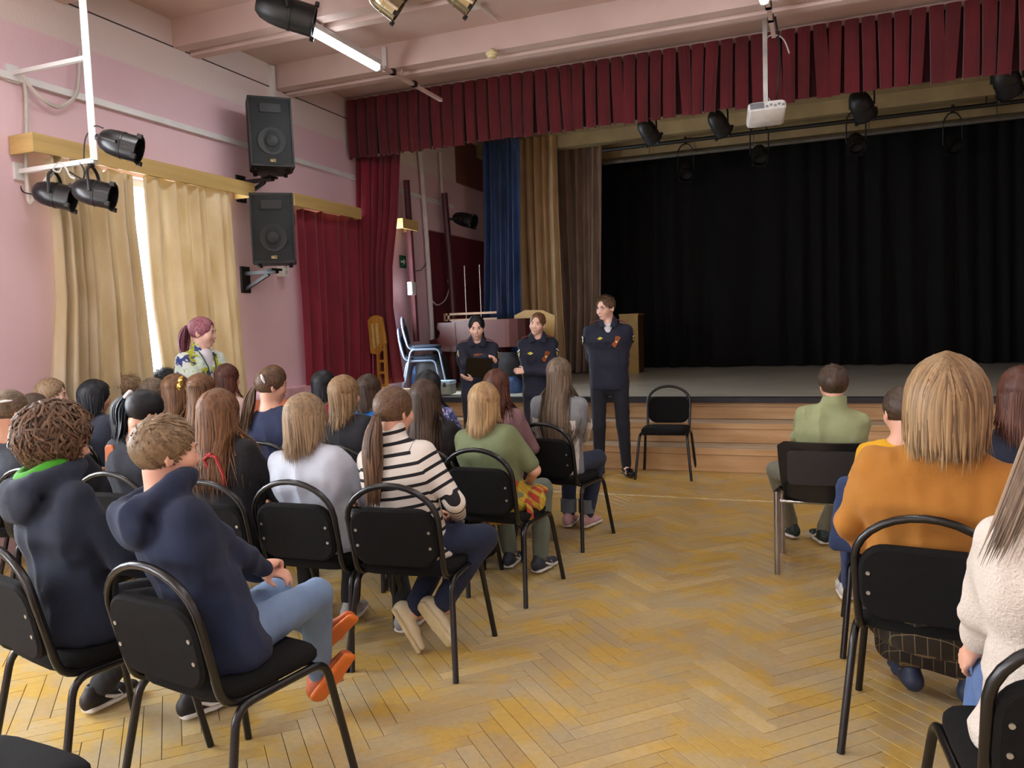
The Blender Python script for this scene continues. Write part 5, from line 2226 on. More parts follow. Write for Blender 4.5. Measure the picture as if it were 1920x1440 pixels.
        if shoe:
            for i, s in enumerate((-1, 1)):
                d = unit(an[s] - kn[s])
                tdir = toes[i] if toes else (s * .15, 1, 0)
                upv = -d if (toes and len(toes) > 2) else (0, 0, 1)
                upv = toes[2][i] if toes and len(toes) > 2 else (0, 0, 1)
                shoe_parts(root, an[s], tdir, shoe[0], shoe[1], shoe[2] if len(shoe) > 2 else None, .86 + .14 * min(1, S), upv, h=.0065 if near else .011)
    # ---------------- hair
    hd = dict(hair)
    hd.setdefault('dens', 1.45 if near else 1.0)
    info['hair'] = make_hair(hd, Hc, Hm, hs, avoid_c, .0085 if near else .012, root, HMAT[hcol])
    info['tie'] = hd.get('_tie')
    return info


HMAT = {}
for nm, a, b in (('lightbrown', '#4a3a2a', '#9a8262'), ('darkbrown', '#1f1713', '#5a4636'), ('brown', '#33241a', '#7d6048'), ('blond', '#6b5237', '#c3a273'), ('darkblond', '#553f2b', '#a98a62'),
                 ('black', '#08090c', '#23262e'), ('auburn', '#2c1611', '#6b4030'), ('pink', '#5a1420', '#c98a98'), ('grey_brown', '#3a2f26', '#8c7a66'), ('sandy', '#5d4a36', '#ab9170'), ('copper', '#3a2418', '#8d6442')):
    HMAT[nm] = hair_mat('hair_' + nm, a, b)


# ================================================================== THE AUDIENCE
def crown(seat, yaw, P):
    """lean and side tilt that bring the crown over point P"""
    a = math.radians(yaw)
    dx, dy = P[0] - seat[0], P[1] - seat[1]
    lx, ly = dx * math.cos(a) + dy * math.sin(a), -dx * math.sin(a) + dy * math.cos(a)
    return lx, ly


def to_local(root_xy, yaw, P, base=0.):
    a = math.radians(yaw)
    dx, dy = P[0] - root_xy[0], P[1] - root_xy[1]
    return (dx * math.cos(a) + dy * math.sin(a), -dx * math.sin(a) + dy * math.cos(a), P[2] - base)


def sitter(label, ch, P, hair, hcol, top, tcol, bot='#15171c', byaw=0., whands=None, wknees=None, wankles=None, back=.035, **kw):
    """ch: (seat x, seat y, yaw) of the chair sat on; P: world point of the crown"""
    yaw = ch[2] + byaw
    a = math.radians(ch[2])
    x, y = ch[0] + math.sin(a) * back, ch[1] - math.cos(a) * back
    lx, ly = crown((x, y), yaw, P)
    dz = P[2] - .555
    hs = kw.get('hs', .92)
    side = math.degrees(math.atan2(lx, dz - .05))
    lean = math.degrees(math.atan2(ly - .025 * hs, dz - .05))
    lean = max(-14, min(22, lean))
    for k, w_ in (('hands', whands), ('knees', wknees), ('ankles', wankles)):
        if w_:
            kw[k] = [to_local((x, y), yaw, q) for q in w_]
    kw.setdefault('shoe', (M_shoe_dark, None))
    i = person(label, x, y, yaw, P[2], hair, hcol, top, tcol, bot, lean=lean, side=side, **kw)
    i['yaw'] = yaw
    i['xy'] = (x, y)
    return i


def child(info, bm, name, material, smooth=True):
    return bm.build(name, material, info['root'], smooth)


M_shoe_dark = mat('shoe_dark', '#191a1e', .6)
M_orange = mat('shoe_orange', '#d0692b', .6, var=.12)
M_sole_o = mat('sole_orange', '#e0782f', .5)
M_cream = mat('shoe_cream', '#d6cba9', .6)
M_sole_c = mat('sole_cream', '#cdbf96', .6, bump=.3, bscale=60)
M_swhite = mat('sole_white', '#dcdcd8', .5)
M_spink = mat('shoe_pink', '#c9a0a3', .6)
M_sgreen = mat('shoe_green_black', '#16302e', .5)
M_snavy = mat('shoe_navy', '#1c2840', .6)
M_jeans_l = fabric('light_jeans', '#7a93b4', '#617a9c', bs=160)
M_jeans_d = fabric('dark_jeans', '#1d2a49', '#162038', bs=160)
M_navyhood = fabric('navy_hoodie', '#172544', '#111c35')
M_slate = fabric('slate_hoodie', '#222c40', '#1a2333')

# ---- back row of the left block
c1 = chair(-1.86, 1.71, -9, 'black stacking chair under the boy in the navy hoodie, nearest the aisle at the back')
P = (-2.002, 1.880, 1.276)
i1 = sitter('seated boy in a navy hoodie and light jeans, orange sneakers stretched toward the aisle', c1, P, dict(style='short', n=620, len=.055, vol=.013, lift=.010, whorl=(.02, -.75, .66), seed=4), 'lightbrown', 'hoodie', M_navyhood,
            M_jeans_l, byaw=-16, hyaw=-6, hpitch=2, near=True, whands=((-1.93, 2.30, .645), (-1.87, 2.29, .65)), harg=((V3(.7, .6, .1), V3(.1, .2, -1), .9), (V3(-.6, .7, .1), V3(-.1, .2, -1), .9)),
            wknees=((-1.98, 2.42, .52), (-1.80, 2.44, .53)), wankles=((-1.980, 2.700, 0.267), (-1.924, 2.600, 0.127)), shoe=(mat('shoe_rust', '#b85a2a', .6, var=.35), M_sole_o, M_shoe_dark),
            toes=[(.45, .45, .55), (.35, .35, .6), [(-.8, .1, .45), (-.85, .05, .4)]], bw=1.02, fold=.013, topname='hoodie', elbow=[(-1, -.2, -.4), (.95, -.5, -.35)])
c2 = chair(-2.53, 1.735, -14, 'black stacking chair under the curly-haired child at the left edge')
i2 = sitter('seated child with a mop of curly brown hair and a green-lined slate hoodie', c2, (-2.586, 2.000, 1.283), dict(style='curly', n=800, vol=.036, seed=5), 'brown', 'hoodie', M_slate,
            '#181b22', hyaw=-28, hpitch=6, near=True, wankles=((-2.80, 2.30, .085), (-2.36, 2.38, .085)), shoe=(mat('shoe_black', '#131317', .55), M_swhite, M_swhite), fold=.013, topname='hoodie', bw=1.03)
b = [el(i2['c7'] + i2['rt'] * (.085 * math.sin(a)) + i2['fw'] * (-.018 - .070 * math.cos(a)) + i2['up'] * (.042 - .03 * math.cos(a)), (.034, .026, .03), None, .04) for a in np.linspace(-2.2, 2.2, 10)]
b.append(el(i2['c7'] - i2['fw'] * .03 + i2['up'] * .06, (.066, .055, .06), i2['Hm'], .02, 's'))
sdf_obj('hood_lining', b, .008, fabric('green_lining', '#3f9a1f', '#348516'), i2['root'])
c3 = chair(-1.93, .90, -4, 'empty black chair cut off by the bottom left corner of the picture')

# ---- third row
c4 = chair(-2.24, 2.89, 1, 'black stacking chair under the child in the white shirt')
i3 = sitter('seated child with a light brown bob and a loose white shirt', c4, (-2.298, 3.060, 1.237), dict(style='bob', n=520, end=-.165, vol=.020, tuck=.95, wave=.010, rag=.02, seed=6, fringe=0), 'sandy', 'shirt', fabric('white_shirt', '#c5ccd8', '#b4bccb'),
            '#121318', hyaw=-12, hpitch=4, near=True, sleeve='push', fold=.014, bw=1.06, hemz=.06, wankles=((-2.33, 3.45, .085), (-1.98, 3.42, .085)), shoe=(mat('shoe_grey', '#9a9a9a', .6), M_swhite), elbow=[(-.9, -.2, -.5), (.9, -.2, -.5)])
c5 = chair(-1.74, 2.91, 5, 'black stacking chair under the girl in the striped turtleneck')
i4 = sitter('seated girl with a long brown ponytail and a black and white striped turtleneck', c5, (-1.861, 3.120, 1.270), dict(style='pony', n=520, tie=(-.12, -.92, -.38), tail=.42, fat=.036, nt=190, vol=.012, bow=.03, wave=.012, wfreq=11, seed=7), 'brown', 'turtle',
            pattern_mat('striped_knit', 'stripe', ('#d8d4cc', '#14141a'), 21.), M_jeans_d, byaw=-6, hyaw=-12, hpitch=3, near=True, hemz=.10, fold=.004, stripe=True, wknees=((-1.72, 3.46, .53), (-1.50, 3.36, .53)),
            wankles=((-1.833, 3.220, 0.177), (-1.700, 3.240, 0.209)), shoe=(M_cream, M_sole_c), toes=[(.45, .05, -.75), (.62, -.1, -.62), [(.75, .6, .3), (.35, .9, .3)]], bw=.98, whands=((-1.78, 3.35, .64), (-1.62, 3.33, .64)), topname='turtleneck')
c6 = chair(-2.66, 2.80, 4, 'black stacking chair under the girl with wavy hair and a black hoodie')
i5 = sitter('seated girl with long wavy brown hair and a black hoodie with a red cord', c6, (-2.797, 3.050, 1.262), dict(style='long', n=560, end=-.30, vol=.020, tuck=1.06, wave=.012, wfreq=13, rag=.04, seed=8), 'copper', 'tee', fabric('black_hoodie', '#131318'), '#101114', hyaw=-8, hpitch=3, near=True, topname='hoodie')
q = MB()
for s, L in ((-1, .10), (1, .16)):
    p = i5['c7'] - i5['fw'] * .125 - i5['up'] * .07 + i5['rt'] * (.035 * s + .03)
    q.tube([Vector(p - i5['rt'] * .05 * s + i5['up'] * .02), Vector(p), Vector(p - i5['up'] * L * .6 + i5['rt'] * .02), Vector(p - i5['up'] * L)], .008, 6)
child(i5, q, 'cord', mat('red_cord', '#9c2322', .7))
c7_ = chair(-3.34, 2.88, 4, 'black stacking chair under the girl with the white scrunchie')
i6 = sitter('seated girl with a high black ponytail in a white scrunchie', c7_, (-3.264, 3.050, 1.267), dict(style='pony', n=420, tie=(-.55, -.75, .42), tail=.27, fat=.035, nt=150, vol=.013, bow=.05, rise=.01, seed=9), 'black', 'tee', '#171b27', '#101114', hyaw=-20, hpitch=18, hroll=4)
q = MB()
M6 = look_M(i6['tie'], i6['Hm'] @ unit(V3(-.55, -.75, .42)))
q.lathe([(.012, -.012), (.026, -.010), (.031, .0), (.026, .012), (.012, .014)], 12, M6)
child(i6, q, 'scrunchie', mat('white_cloth', '#dcdce0', .8))
o_ = MB().rbox((0, 0, 0), (.06, .02, .10), .02, Matrix.Translation(Vector(i6['sh'][-1] - i6['fw'] * .07 + V3(.02, 0, -.02))))
child(i6, o_, 'hood_patch', mat('orange_patch', '#a2521f', .7))
c8 = chair(-3.92, 2.88, 3, 'black stacking chair behind the curly-haired child, fifth from the aisle')
i7 = sitter('seated child with short brown hair mostly hidden behind the curly mop', c8, (-3.890, 3.050, 1.205), dict(style='short', n=300, len=.05, vol=.014, seed=10), 'brown', 'shirt', '#20242f', hyaw=-15)
c9 = chair(-4.42, 2.90, 2, 'black stacking chair at the left end of the third row, cut by the picture edge')
i8 = sitter('seated girl at the left edge with a white barrette in tied brown hair', c9, (-4.182, 3.020, 1.267), dict(style='pony', n=380, tie=(-.1, -.95, -.2), tail=.22, fat=.03, nt=90, vol=.014, seed=11), 'grey_brown', 'tee', '#3a3f4a', hyaw=-10, hpitch=5)


def barrette(info, az, elv, L, w_, m, name='hair_clip', turn=0.):
    d = azdir(az, elv)
    p = info['Hc'] + info['Hm'] @ ((HC0 + d * (HR + .016)) * info['hs'])
    n_ = info['Hm'] @ d
    M = look_M(p, n_, info['Hm'] @ V3(math.cos(turn), 0, math.sin(turn)))
    q = MB()
    q.tube([M @ Vector((-L / 2, 0, 0)), M @ Vector((0, 0, .008)), M @ Vector((L / 2, 0, 0))], [w_ * .5, w_, w_ * .35], 6)
    return child(info, q, name, m)


M_clip = mat('clip_white', '#e2e2e6', .3)
barrette(i8, 125, 15, .07, .008, M_clip, turn=.3)

# ---- second row
d1 = chair(-1.77, 3.88, -4, 'black stacking chair under the girl in the olive T-shirt')
i9 = sitter('seated girl with a straight blond bob, olive T-shirt and plaid shirt round her waist', d1, (-1.830, 4.100, 1.210), dict(style='bob', n=480, end=-.185, vol=.014, tuck=.97, wave=.003, rag=.012, seed=12), 'blond', 'tee', fabric('olive_tee', '#75805f', '#69744f'),
            fabric('sage_trousers', '#6f786c', '#5f685d'), sleeve='short', hyaw=-3, hpitch=2, near=True, whands=((-1.93, 4.4, .62), (-1.624, 4.300, 0.601)), fold=.006, bw=1.03, wankles=((-1.86, 4.55, .085), (-1.64, 4.50, .085)), wknees=((-1.90, 4.52, .52), (-1.62, 4.53, .52)),
            shoe=(mat('shoe_slate', '#2b3340', .6), M_swhite, M_swhite), hemz=.02, elbow=[(-.9, -.3, -.5), (.9, -.3, -.5)], neckline=1)
M_plaid = pattern_mat('bright_plaid', 'plaid', ('#a83a2a', '#c2b636', '#b9b23c', '#2c4a24'), 13.)
pe = i9['pel']
pl_ = [ec(pe - i9['up'] * .03, pe + i9['up'] * .055, (.182, .138), (.172, .13), i9['rt'], .02), ec(pe + V3(-.14, -.13, -.01), pe + V3(.10, -.14, -.075), (.05, .018), (.05, .016), (0, 0, 1), .03),
       ec(pe + V3(.15, .02, .0), pe + V3(.22, .10, -.05), (.05, .03), (.06, .03), (0, 0, 1), .03), ec(pe + V3(.17, .08, .02), pe + V3(.17, .22, .0), (.05, .03), (.055, .03), (1, 0, 0), .03),
       ec(pe + V3(.20, -.02, -.02), pe + V3(.215, -.03, -.12), (.035, .014), (.04, .012), (0, 1, 0), .02)]
sdf_obj('tied_shirt', pl_, .009, M_plaid, i9['root'], (.012, 16., (1, 1, 1)))
d2 = chair(-2.14, 3.92, 2, 'black stacking chair under the long-haired girl in the black top')
i10 = sitter('seated girl in a black top with very long brown hair, behind the striped girl', d2, (-2.213, 4.100, 1.229), dict(style='long', n=520, end=-.36, vol=.013, tuck=1.05, wave=.007, wfreq=6, rag=.05, seed=13), 'darkbrown', 'tee', '#121216', hyaw=-6, near=True)
d3 = chair(-2.66, 3.86, 3, 'black stacking chair under the blond girl in the black top')
i11 = sitter('seated girl with a shaggy blond bob and a black top', d3, (-2.759, 4.080, 1.261), dict(style='bob', n=460, end=-.17, vol=.014, tuck=.85, wave=.008, rag=.035, seed=14), 'darkblond', 'tee', '#15161c', hyaw=-20, hpitch=5, near=True)
d4 = chair(-3.24, 3.92, 3, 'black stacking chair under the girl in the navy T-shirt')
i12 = sitter('seated girl with a blond-tipped ponytail, a silver hair clip and a navy T-shirt', d4, (-3.343, 4.120, 1.312), dict(style='pony', n=420, tie=(-.42, -.78, -.35), tail=.30, fat=.03, nt=110, vol=.012, bow=.04, seed=15), 'brown', 'tee', '#1e2745', hyaw=-38, hpitch=4, near=True, sleeve='short')
barrette(i12, 128, 12, .06, .010, M_clip, turn=-.8)
d5 = chair(-3.86, 3.90, 2, 'black stacking chair under the girl with the golden flower claw clip')
i13 = sitter('seated girl with brown hair half gathered in a golden flower claw clip', d5, (-3.882, 4.120, 1.283), dict(style='clip', n=330, tie=(-.35, -.85, .18), end=-.30, vol=.014, seed=16), 'copper', 'tee', '#262b33', hyaw=-24, hpitch=4)
q = MB()
M13 = look_M(i13['tie'], i13['Hm'] @ unit(V3(-.35, -.85, .18)))
for k in range(6):
    a = k * PI / 3
    c, s = math.cos(a), math.sin(a)
    q.tube([M13 @ Vector((.008 * c, .008 * s, .018)), M13 @ Vector((.03 * c, .03 * s, .03)), M13 @ Vector((.05 * c, .05 * s, .018))], [.007, .013, .003], 6)
q.tube([M13 @ Vector((0, 0, .01)), M13 @ Vector((0, 0, .035))], .012, 8)
child(i13, q, 'flower_clip', mat('clip_gold', '#c9a545', .35, metal=.3))
d6 = chair(-4.42, 4.20, 0, 'black stacking chair under the long-haired girl left of the claw clip')
i14 = sitter('seated girl with long straight brown hair, just left of the flower clip', d6, (-4.382, 4.420, 1.264), dict(style='long', n=330, end=-.34, vol=.014, tuck=1.05, wave=.005, seed=17), 'copper', 'tee', '#3b3a3e', hyaw=-20)
d7 = chair(-4.78, 3.88, -4, 'black stacking chair under the child with the glossy black bob')
i15 = sitter('seated child with a glossy black bob and a white collar', d7, (-4.835, 4.080, 1.243), dict(style='bob', n=460, end=-.15, vol=.022, tuck=.85, wave=.003, rag=.01, seed=18, fringe=60), 'black', 'shirt', '#2b2f3e', hyaw=-18, hpitch=4)
q = MB()
q.tube([Vector(i15['c7'] + V3(.07 * math.sin(a), -.012 - .068 * math.cos(a), .035)) for a in np.linspace(-1.9, 1.9, 14)], .009, 6)
child(i15, q, 'collar', mat('white_cloth', '#dcdce0', .8))

# ---- first row and the children along the wall
e1 = chair(-1.77, 4.98, -8, 'black stacking chair under the girl with grey sleeves at the front')
M_rag = pattern_mat('raglan', 'stripe', ('#d2d0cb', '#7b7f84'), 1.)
M_rag.node_tree.nodes['Color Ramp'].color_ramp.elements[1].position = .5
i16 = sitter('seated girl with very long straight hair and a white top with grey sleeves', e1, (-1.707, 5.220, 1.296), dict(style='long', n=560, end=-.50, vol=.012, tuck=.6, wave=.003, rag=.04, seed=19), 'grey_brown', 'shirt', M_rag, fabric('indigo_jeans', '#28344f', '#1d2740'), hyaw=2, hpitch=2,
             near=True, wknees=((-1.80, 5.66, .52), (-1.58, 5.66, .52)), wankles=((-1.80, 5.60, .085), (-1.66, 5.60, .085)), shoe=(M_spink, M_swhite), hemz=.09, fold=.008, whands=((-1.80, 5.55, .66), (-1.66, 5.60, .68)), elbow=[(-1, -.1, -.3), (1, -.25, -.25)], bw=1.05)
tp = i16['top']
n = len(tp.data.vertices)
co = np.zeros(n * 3, np.float32)
tp.data.vertices.foreach_get('co', co)
co = co.reshape(-1, 3).astype(float)
rel = co - i16['c7']
lat = np.abs(rel @ i16['rt'])
ht = rel @ i16['up']
at = tp.data.attributes.new('s', 'FLOAT', 'POINT')
at.data.foreach_set('value', np.where((ht > -.17 - .0 * lat) | (lat > .165), .75, .2).astype(np.float32))
cf = MB()
for s in (-1, 1):
    a_ = i16['an'][s]
    cf.tube([Vector(a_ + V3(0, 0, .03)), Vector(a_ + V3(0, .005, .13))], [.060, .061], 14)
child(i16, cf, 'trouser_cuff', fabric('grey_denim', '#6c7580', '#5d6670'))
e2 = chair(-2.08, 4.66, -4, 'black stacking chair under the girl in the mauve jacket')
i17 = sitter('seated girl in a dusty mauve jacket with reddish brown hair', e2, (-2.062, 4.920, 1.238), dict(style='long', n=420, end=-.27, vol=.014, tuck=1.08, wave=.012, seed=20), 'auburn', 'shirt', fabric('mauve_jacket', '#8a6a6f', '#785a5f'), hyaw=4, hpitch=2, fold=.008)
e3 = chair(-2.64, 4.76, -2, 'black stacking chair under the girl in the floral blouse')
i18 = sitter('seated girl with long black hair and a blue floral blouse by the aisle steps', e3, (-2.637, 5.020, 1.231), dict(style='long', n=380, end=-.26, vol=.014, tuck=1.0, wave=.004, seed=21), 'black', 'shirt', pattern_mat('floral_blouse', 'floral', ('#2a3f78', '#7d8fc4', '#1c2348', '#5a5f9a', '#2f6f8f', '#a9a4c9'), 26.), hyaw=-4, bw=1.05)
e4 = chair(-3.14, 4.76, 0, 'black stacking chair under the girl in the bright blue top')
i19 = sitter('seated girl with a dark bob, a thin headband and a bright blue top', e4, (-3.129, 5.020, 1.210), dict(style='bob', n=360, end=-.17, vol=.012, tuck=.9, wave=.003, seed=22), 'darkbrown', 'tee', '#1f66ad', hyaw=-10)
e5 = chair(-3.54, 4.78, 0, 'black stacking chair under the dark-haired child in front of the shaggy blond one')
i20 = sitter('seated child with dark hair peeking out behind the shaggy blond bob', e5, (-3.546, 5.050, 1.241), dict(style='bob', n=300, end=-.16, vol=.012, tuck=.9, seed=23), 'black', 'tee', '#7a2035', hyaw=-10)
e6 = chair(-3.98, 4.74, 0, 'black stacking chair under the child before the girl with the silver clip')
i21 = sitter('seated child with light brown hair just beyond the girl with the silver clip', e6, (-3.964, 5.000, 1.286), dict(style='bob', n=300, end=-.14, vol=.014, tuck=.9, seed=24), 'copper', 'tee', '#a9583c', hyaw=-16)
e7 = chair(-4.44, 4.76, 0, 'black stacking chair under the girl in the pale pink top')
i22 = sitter('seated girl in a pale pink top with long dark auburn hair, beside the beige curtain', e7, (-4.424, 5.000, 1.306), dict(style='long', n=400, end=-.23, vol=.012, tuck=.95, wave=.003, seed=25), 'auburn', 'tee', '#d9bcb6', hyaw=-14)
e8 = chair(-5.0, 4.78, -6, 'black stacking chair under the dark-haired child by the bright window gap')
i23 = sitter('seated child with short black curls in front of the bright window gap', e8, (-5.152, 5.020, 1.267), dict(style='short', n=300, len=.05, vol=.02, lift=.03, seed=26), 'black', 'tee', '#303a4a', hyaw=-20)
e9 = chair(-4.70, 4.28, -4, 'black stacking chair under the fair-haired child left of the long-haired girl')
i24 = sitter('seated child with smooth fair brown hair between the curly boy and the long-haired girl', e9, (-4.697, 4.500, 1.230), dict(style='bob', n=320, end=-.14, vol=.014, tuck=.9, seed=27), 'grey_brown', 'tee', '#4a4550', hyaw=-16)
e10 = chair(-5.04, 4.40, -6, 'black stacking chair under the boy with tousled hair by the curtain')
i25 = sitter('seated boy with tousled curly light brown hair and a bare ear, by the left curtain', e10, (-5.161, 4.660, 1.244), dict(style='short', n=320, len=.05, vol=.016, lift=.03, seed=28), 'sandy', 'tee', '#3d3f46', hyaw=-22)
e11 = chair(-5.02, 3.68, -10, 'black stacking chair under the boy looking right at the far left')
i26 = sitter('seated boy with a sandy fringe turned to the right, against the pink wall', e11, (-5.073, 3.950, 1.270), dict(style='short', n=460, len=.05, vol=.014, lift=.006, whorl=(0, -.5, .85), seed=29), 'sandy', 'tee', '#8a8378', hyaw=-42, hpitch=2, near=True, skin=SKIN2)
e12 = chair(-4.70, 3.36, -6, 'black stacking chair under the child behind the girl with the barrette')
i27 = sitter('seated child with smooth dark hair between the barrette girl and the boy looking right', e12, (-4.801, 3.580, 1.198), dict(style='bob', n=300, end=-.15, vol=.013, tuck=.9, seed=30), 'darkbrown', 'tee', '#22252c', hyaw=-16)

# ---- right block
M_chrome = mat('chrome', '#a8a6a8', .2, metal=.9)
M_chair_pl = mat('chair_plastic', '#131316', .32)
vc = thing('visitor_chair', 'black plastic backed chair on chrome legs under the boy in the green fleece', 'chair', (0.0, 5.06, 0), math.radians(-1))
MB().rbox((0, 0, 0), (.46, .05, .44), .06, Matrix.Translation((0, .01, .455)) @ Matrix.Rotation(PI / 2, 4, 'X')).build('seat', M_seat, vc, True)
b = MB()
nu, nv = 15, 9
vs, fs = [], []
for lay in (0, 1):
    for j in range(nv):
        for i in range(nu):
            u, v = i / (nu - 1) * 2 - 1, j / (nv - 1)
            hw = .255 - .022 * (1 - v) ** 1.5
            zz = .475 + .325 * v
            cr = max(0, abs(u) - .82) / .18
            zz = .475 + .325 * (.5 + (v - .5) * (1 - .16 * cr ** 2)) - .03 * (1 - v) * (1 - u * u)
            vs.append((hw * u, -.245 - .055 * v + .05 * u * u + lay * .03 - .004, zz))
N_ = nu * nv
for lay in (0, 1):
    for j in range(nv - 1):
        for i in range(nu - 1):
            a = lay * N_ + j * nu + i
            f = (a, a + 1, a + 1 + nu, a + nu)
            fs.append(f if lay == 0 else tuple(reversed(f)))
rim = [i for i in range(nu)] + [j * nu + nu - 1 for j in range(1, nv)] + [(nv - 1) * nu + i for i in range(nu - 2, -1, -1)] + [j * nu for j in range(nv - 2, 0, -1)]
for k in range(len(rim)):
    a, c = rim[k], rim[(k + 1) % len(rim)]
    fs.append((c, a, a + N_, c + N_))
vb = b.add(vs, fs).build('backrest', M_chair_pl, vc, True)
MB().rbox((0, -.292, .655), (.40, .008, .20), .03).build('panel', mat('panel_black', '#0e0e11', .4), vb)
for s in (-1, 1):
    for (y0, lab) in ((-.235, 0), (.225, 1)):
        MB().tube([(s * .262, y0, 0), (s * .262, y0, .44 if lab else .50)], .0165, 12).build('leg', M_chrome, vc, True)
    MB().tube([(s * .262, -.235, .445), (s * .262, .225, .43)], .012, 8).build('side_rail', M_chrome, vc, True)
    MB().tube([(s * .262, -.235, .50), (s * .235, -.262, .53)], .012, 8).build('back_bracket', M_chair_pl, vc, True)
for y_ in (.2, -.2):
    MB().tube([(-.262, y_, .435), (.262, y_, .435)], .011, 8).build('cross_rail', M_chrome, vc, True)
r1 = sitter('seated boy with cropped dark brown hair and a sage green fleece', (0.0, 5.06, -1), (0.077, 5.020, 1.226), dict(style='short', n=460, len=.045, vol=.013, lift=.012, seed=31), 'darkbrown', 'fleece', fabric('sage_fleece', '#98a077', '#8b936a', bs=200, bump=.4),
            fabric('khaki_trousers', '#7d7e6e', '#6d6e5f'), hyaw=14, hpitch=2, near=True, fold=.014, bw=1.06, hemz=.10, wknees=((-.30, 5.44, .51), (.16, 5.46, .51)), wankles=((-.22, 5.66, .09), (-.02, 5.56, .09)), whands=((-.15, 5.42, .60), (.12, 5.42, .60)),
            shoe=(M_sgreen, M_swhite, M_swhite), toes=[(-.55, .75, 0), (-.35, .9, 0)], elbow=[(-.9, -.3, -.5), (.9, -.3, -.5)], topname='fleece')
g2 = chair(.33, 3.66, -2, 'black stacking chair under the child in the yellow jumper')
r2 = sitter('seated child with tied dark brown hair and a bright yellow jumper', g2, (0.326, 3.930, 1.195), dict(style='pony', n=380, tie=(.35, -.85, -.38), tail=.1, fat=.02, nt=50, vol=.011, seed=32), 'darkbrown', 'tee', fabric('yellow_jumper', '#dca616', '#cd9710'), M_jeans_d, hyaw=18, hpitch=8,
            near=True, wankles=((.10, 4.50, .085), (.42, 4.4, .085)), shoe=(mat('shoe_white', '#c9c9c6', .6), M_swhite), bw=1.05)
jk = [ec((-.215, -.255, .80), (-.215, -.27, .50), (.07, .02), (.11, .02), (1, 0, 0), .02), ec((-.235, -.2, .78), (-.24, -.1, .46), (.06, .02), (.1, .02), (0, 1, 0), .03), ec((-.25, -.12, .5), (-.25, -.1, .30), (.09, .02), (.10, .018), (0, 1, 0), .03)]
jr = thing('denim_jacket', 'blue denim jacket hung over the chair of the child in yellow', 'jacket', (g2[0], g2[1], 0), math.radians(g2[2]))
sdf_obj('cloth', jk, .009, fabric('denim', '#33456e', '#28375a', bs=160), jr, (.01, 14., (1, 1, .8)))
g3 = chair(.30, 2.80, -9, 'black stacking chair under the woman in the orange jumper')
r3 = sitter('seated woman with a highlighted blond bob and an orange jumper', g3, (0.390, 2.880, 1.362), dict(style='bob', n=760, end=-.165, vol=.034, tuck=.92, wave=.006, rag=.022, seed=33, w=1.25), 'darkblond', 'shirt', fabric('orange_jumper', '#a87028', '#9a6420', bs=260), '#141414', hyaw=3, hpitch=3,
            near=True, hs=1.08, bw=1.32, fold=.012, hemz=.04, wankles=((.31, 3.42, .10), (.52, 3.40, .085)), shoe=(M_snavy, None), whands=((.18, 3.22, .60), (.5, 3.22, .60)), elbow=[(-.9, -.4, -.5), (.9, -.4, -.5)], toes=[(-.35, .8, 0), (.2, 1, 0)], topname='jumper')
sk = [ec(r3['pel'] + V3(0, 0, .04), r3['pel'] + V3(0, -.02, -.085), (.215, .14), (.23, .15), r3['rt'], .04)]
for s in (-1, 1):
    sk += [rc(r3['pel'] + r3['rt'] * s * .1, r3['kn'][s] + V3(0, -.02, -.01), .095, .09, .08), ec(r3['kn'][s] + V3(0, -.04, -.02), r3['an'][s] + V3(0, -.02, .11), (.10, .09), (.125, .09), r3['rt'], .10)]
sk.append(ec((0, .1, .43), (0, .36, .30), (.2, .04), (.2, .10), (1, 0, 0), .06))
sdf_obj('skirt', sk, .009, pattern_mat('dark_plaid', 'plaid', ('#17120e', '#241a12', '#1f1710', '#7d6c4a'), 13.), r3['root'], (.012, 12., (1, 1, .5)))
g4 = chair(.86, 3.72, -2, 'black stacking chair cut off at the right edge beside the child in yellow')
r4 = sitter('seated girl with reddish brown hair and a dark navy top at the right edge', g4, (0.763, 3.980, 1.272), dict(style='bob', n=420, end=-.24, vol=.014, tuck=.9, wave=.004, seed=34), 'auburn', 'tee', '#1a2133', hyaw=12)
g5 = chair(.53, 1.85, 4, 'black stacking chair under the girl in the white jumper, bottom right corner')
r5 = sitter('seated girl in a cream knitted jumper and jeans, cut off by the right edge', g5, (.57, 2.02, 1.33), dict(style='long', n=460, end=-.36, vol=.014, tuck=.8, wave=.006, wfreq=6, rag=.05, seed=35), 'grey_brown', 'shirt', fabric('cream_knit', '#d3cbc2', '#c6bdb3', bs=150, bump=.6),
            fabric('blue_jeans', '#5673a3', '#46608d', bs=160), hyaw=6, near=True, bw=1.10, fold=.012, hemz=.06, sleeve='push', whands=((0.375, 2.400, 0.577), (.80, 2.42, .62)), harg=((V3(-.25, .55, -.65), V3(.7, .3, -.4), .55), (V3(-.4, .9, -.2), V3(0, 0, -1), .6)),
            elbow=[(-.25, -1, -.1), (.9, -.3, -.5)], wknees=((.45, 2.55, .52), (.72, 2.55, .52)), topname='jumper')
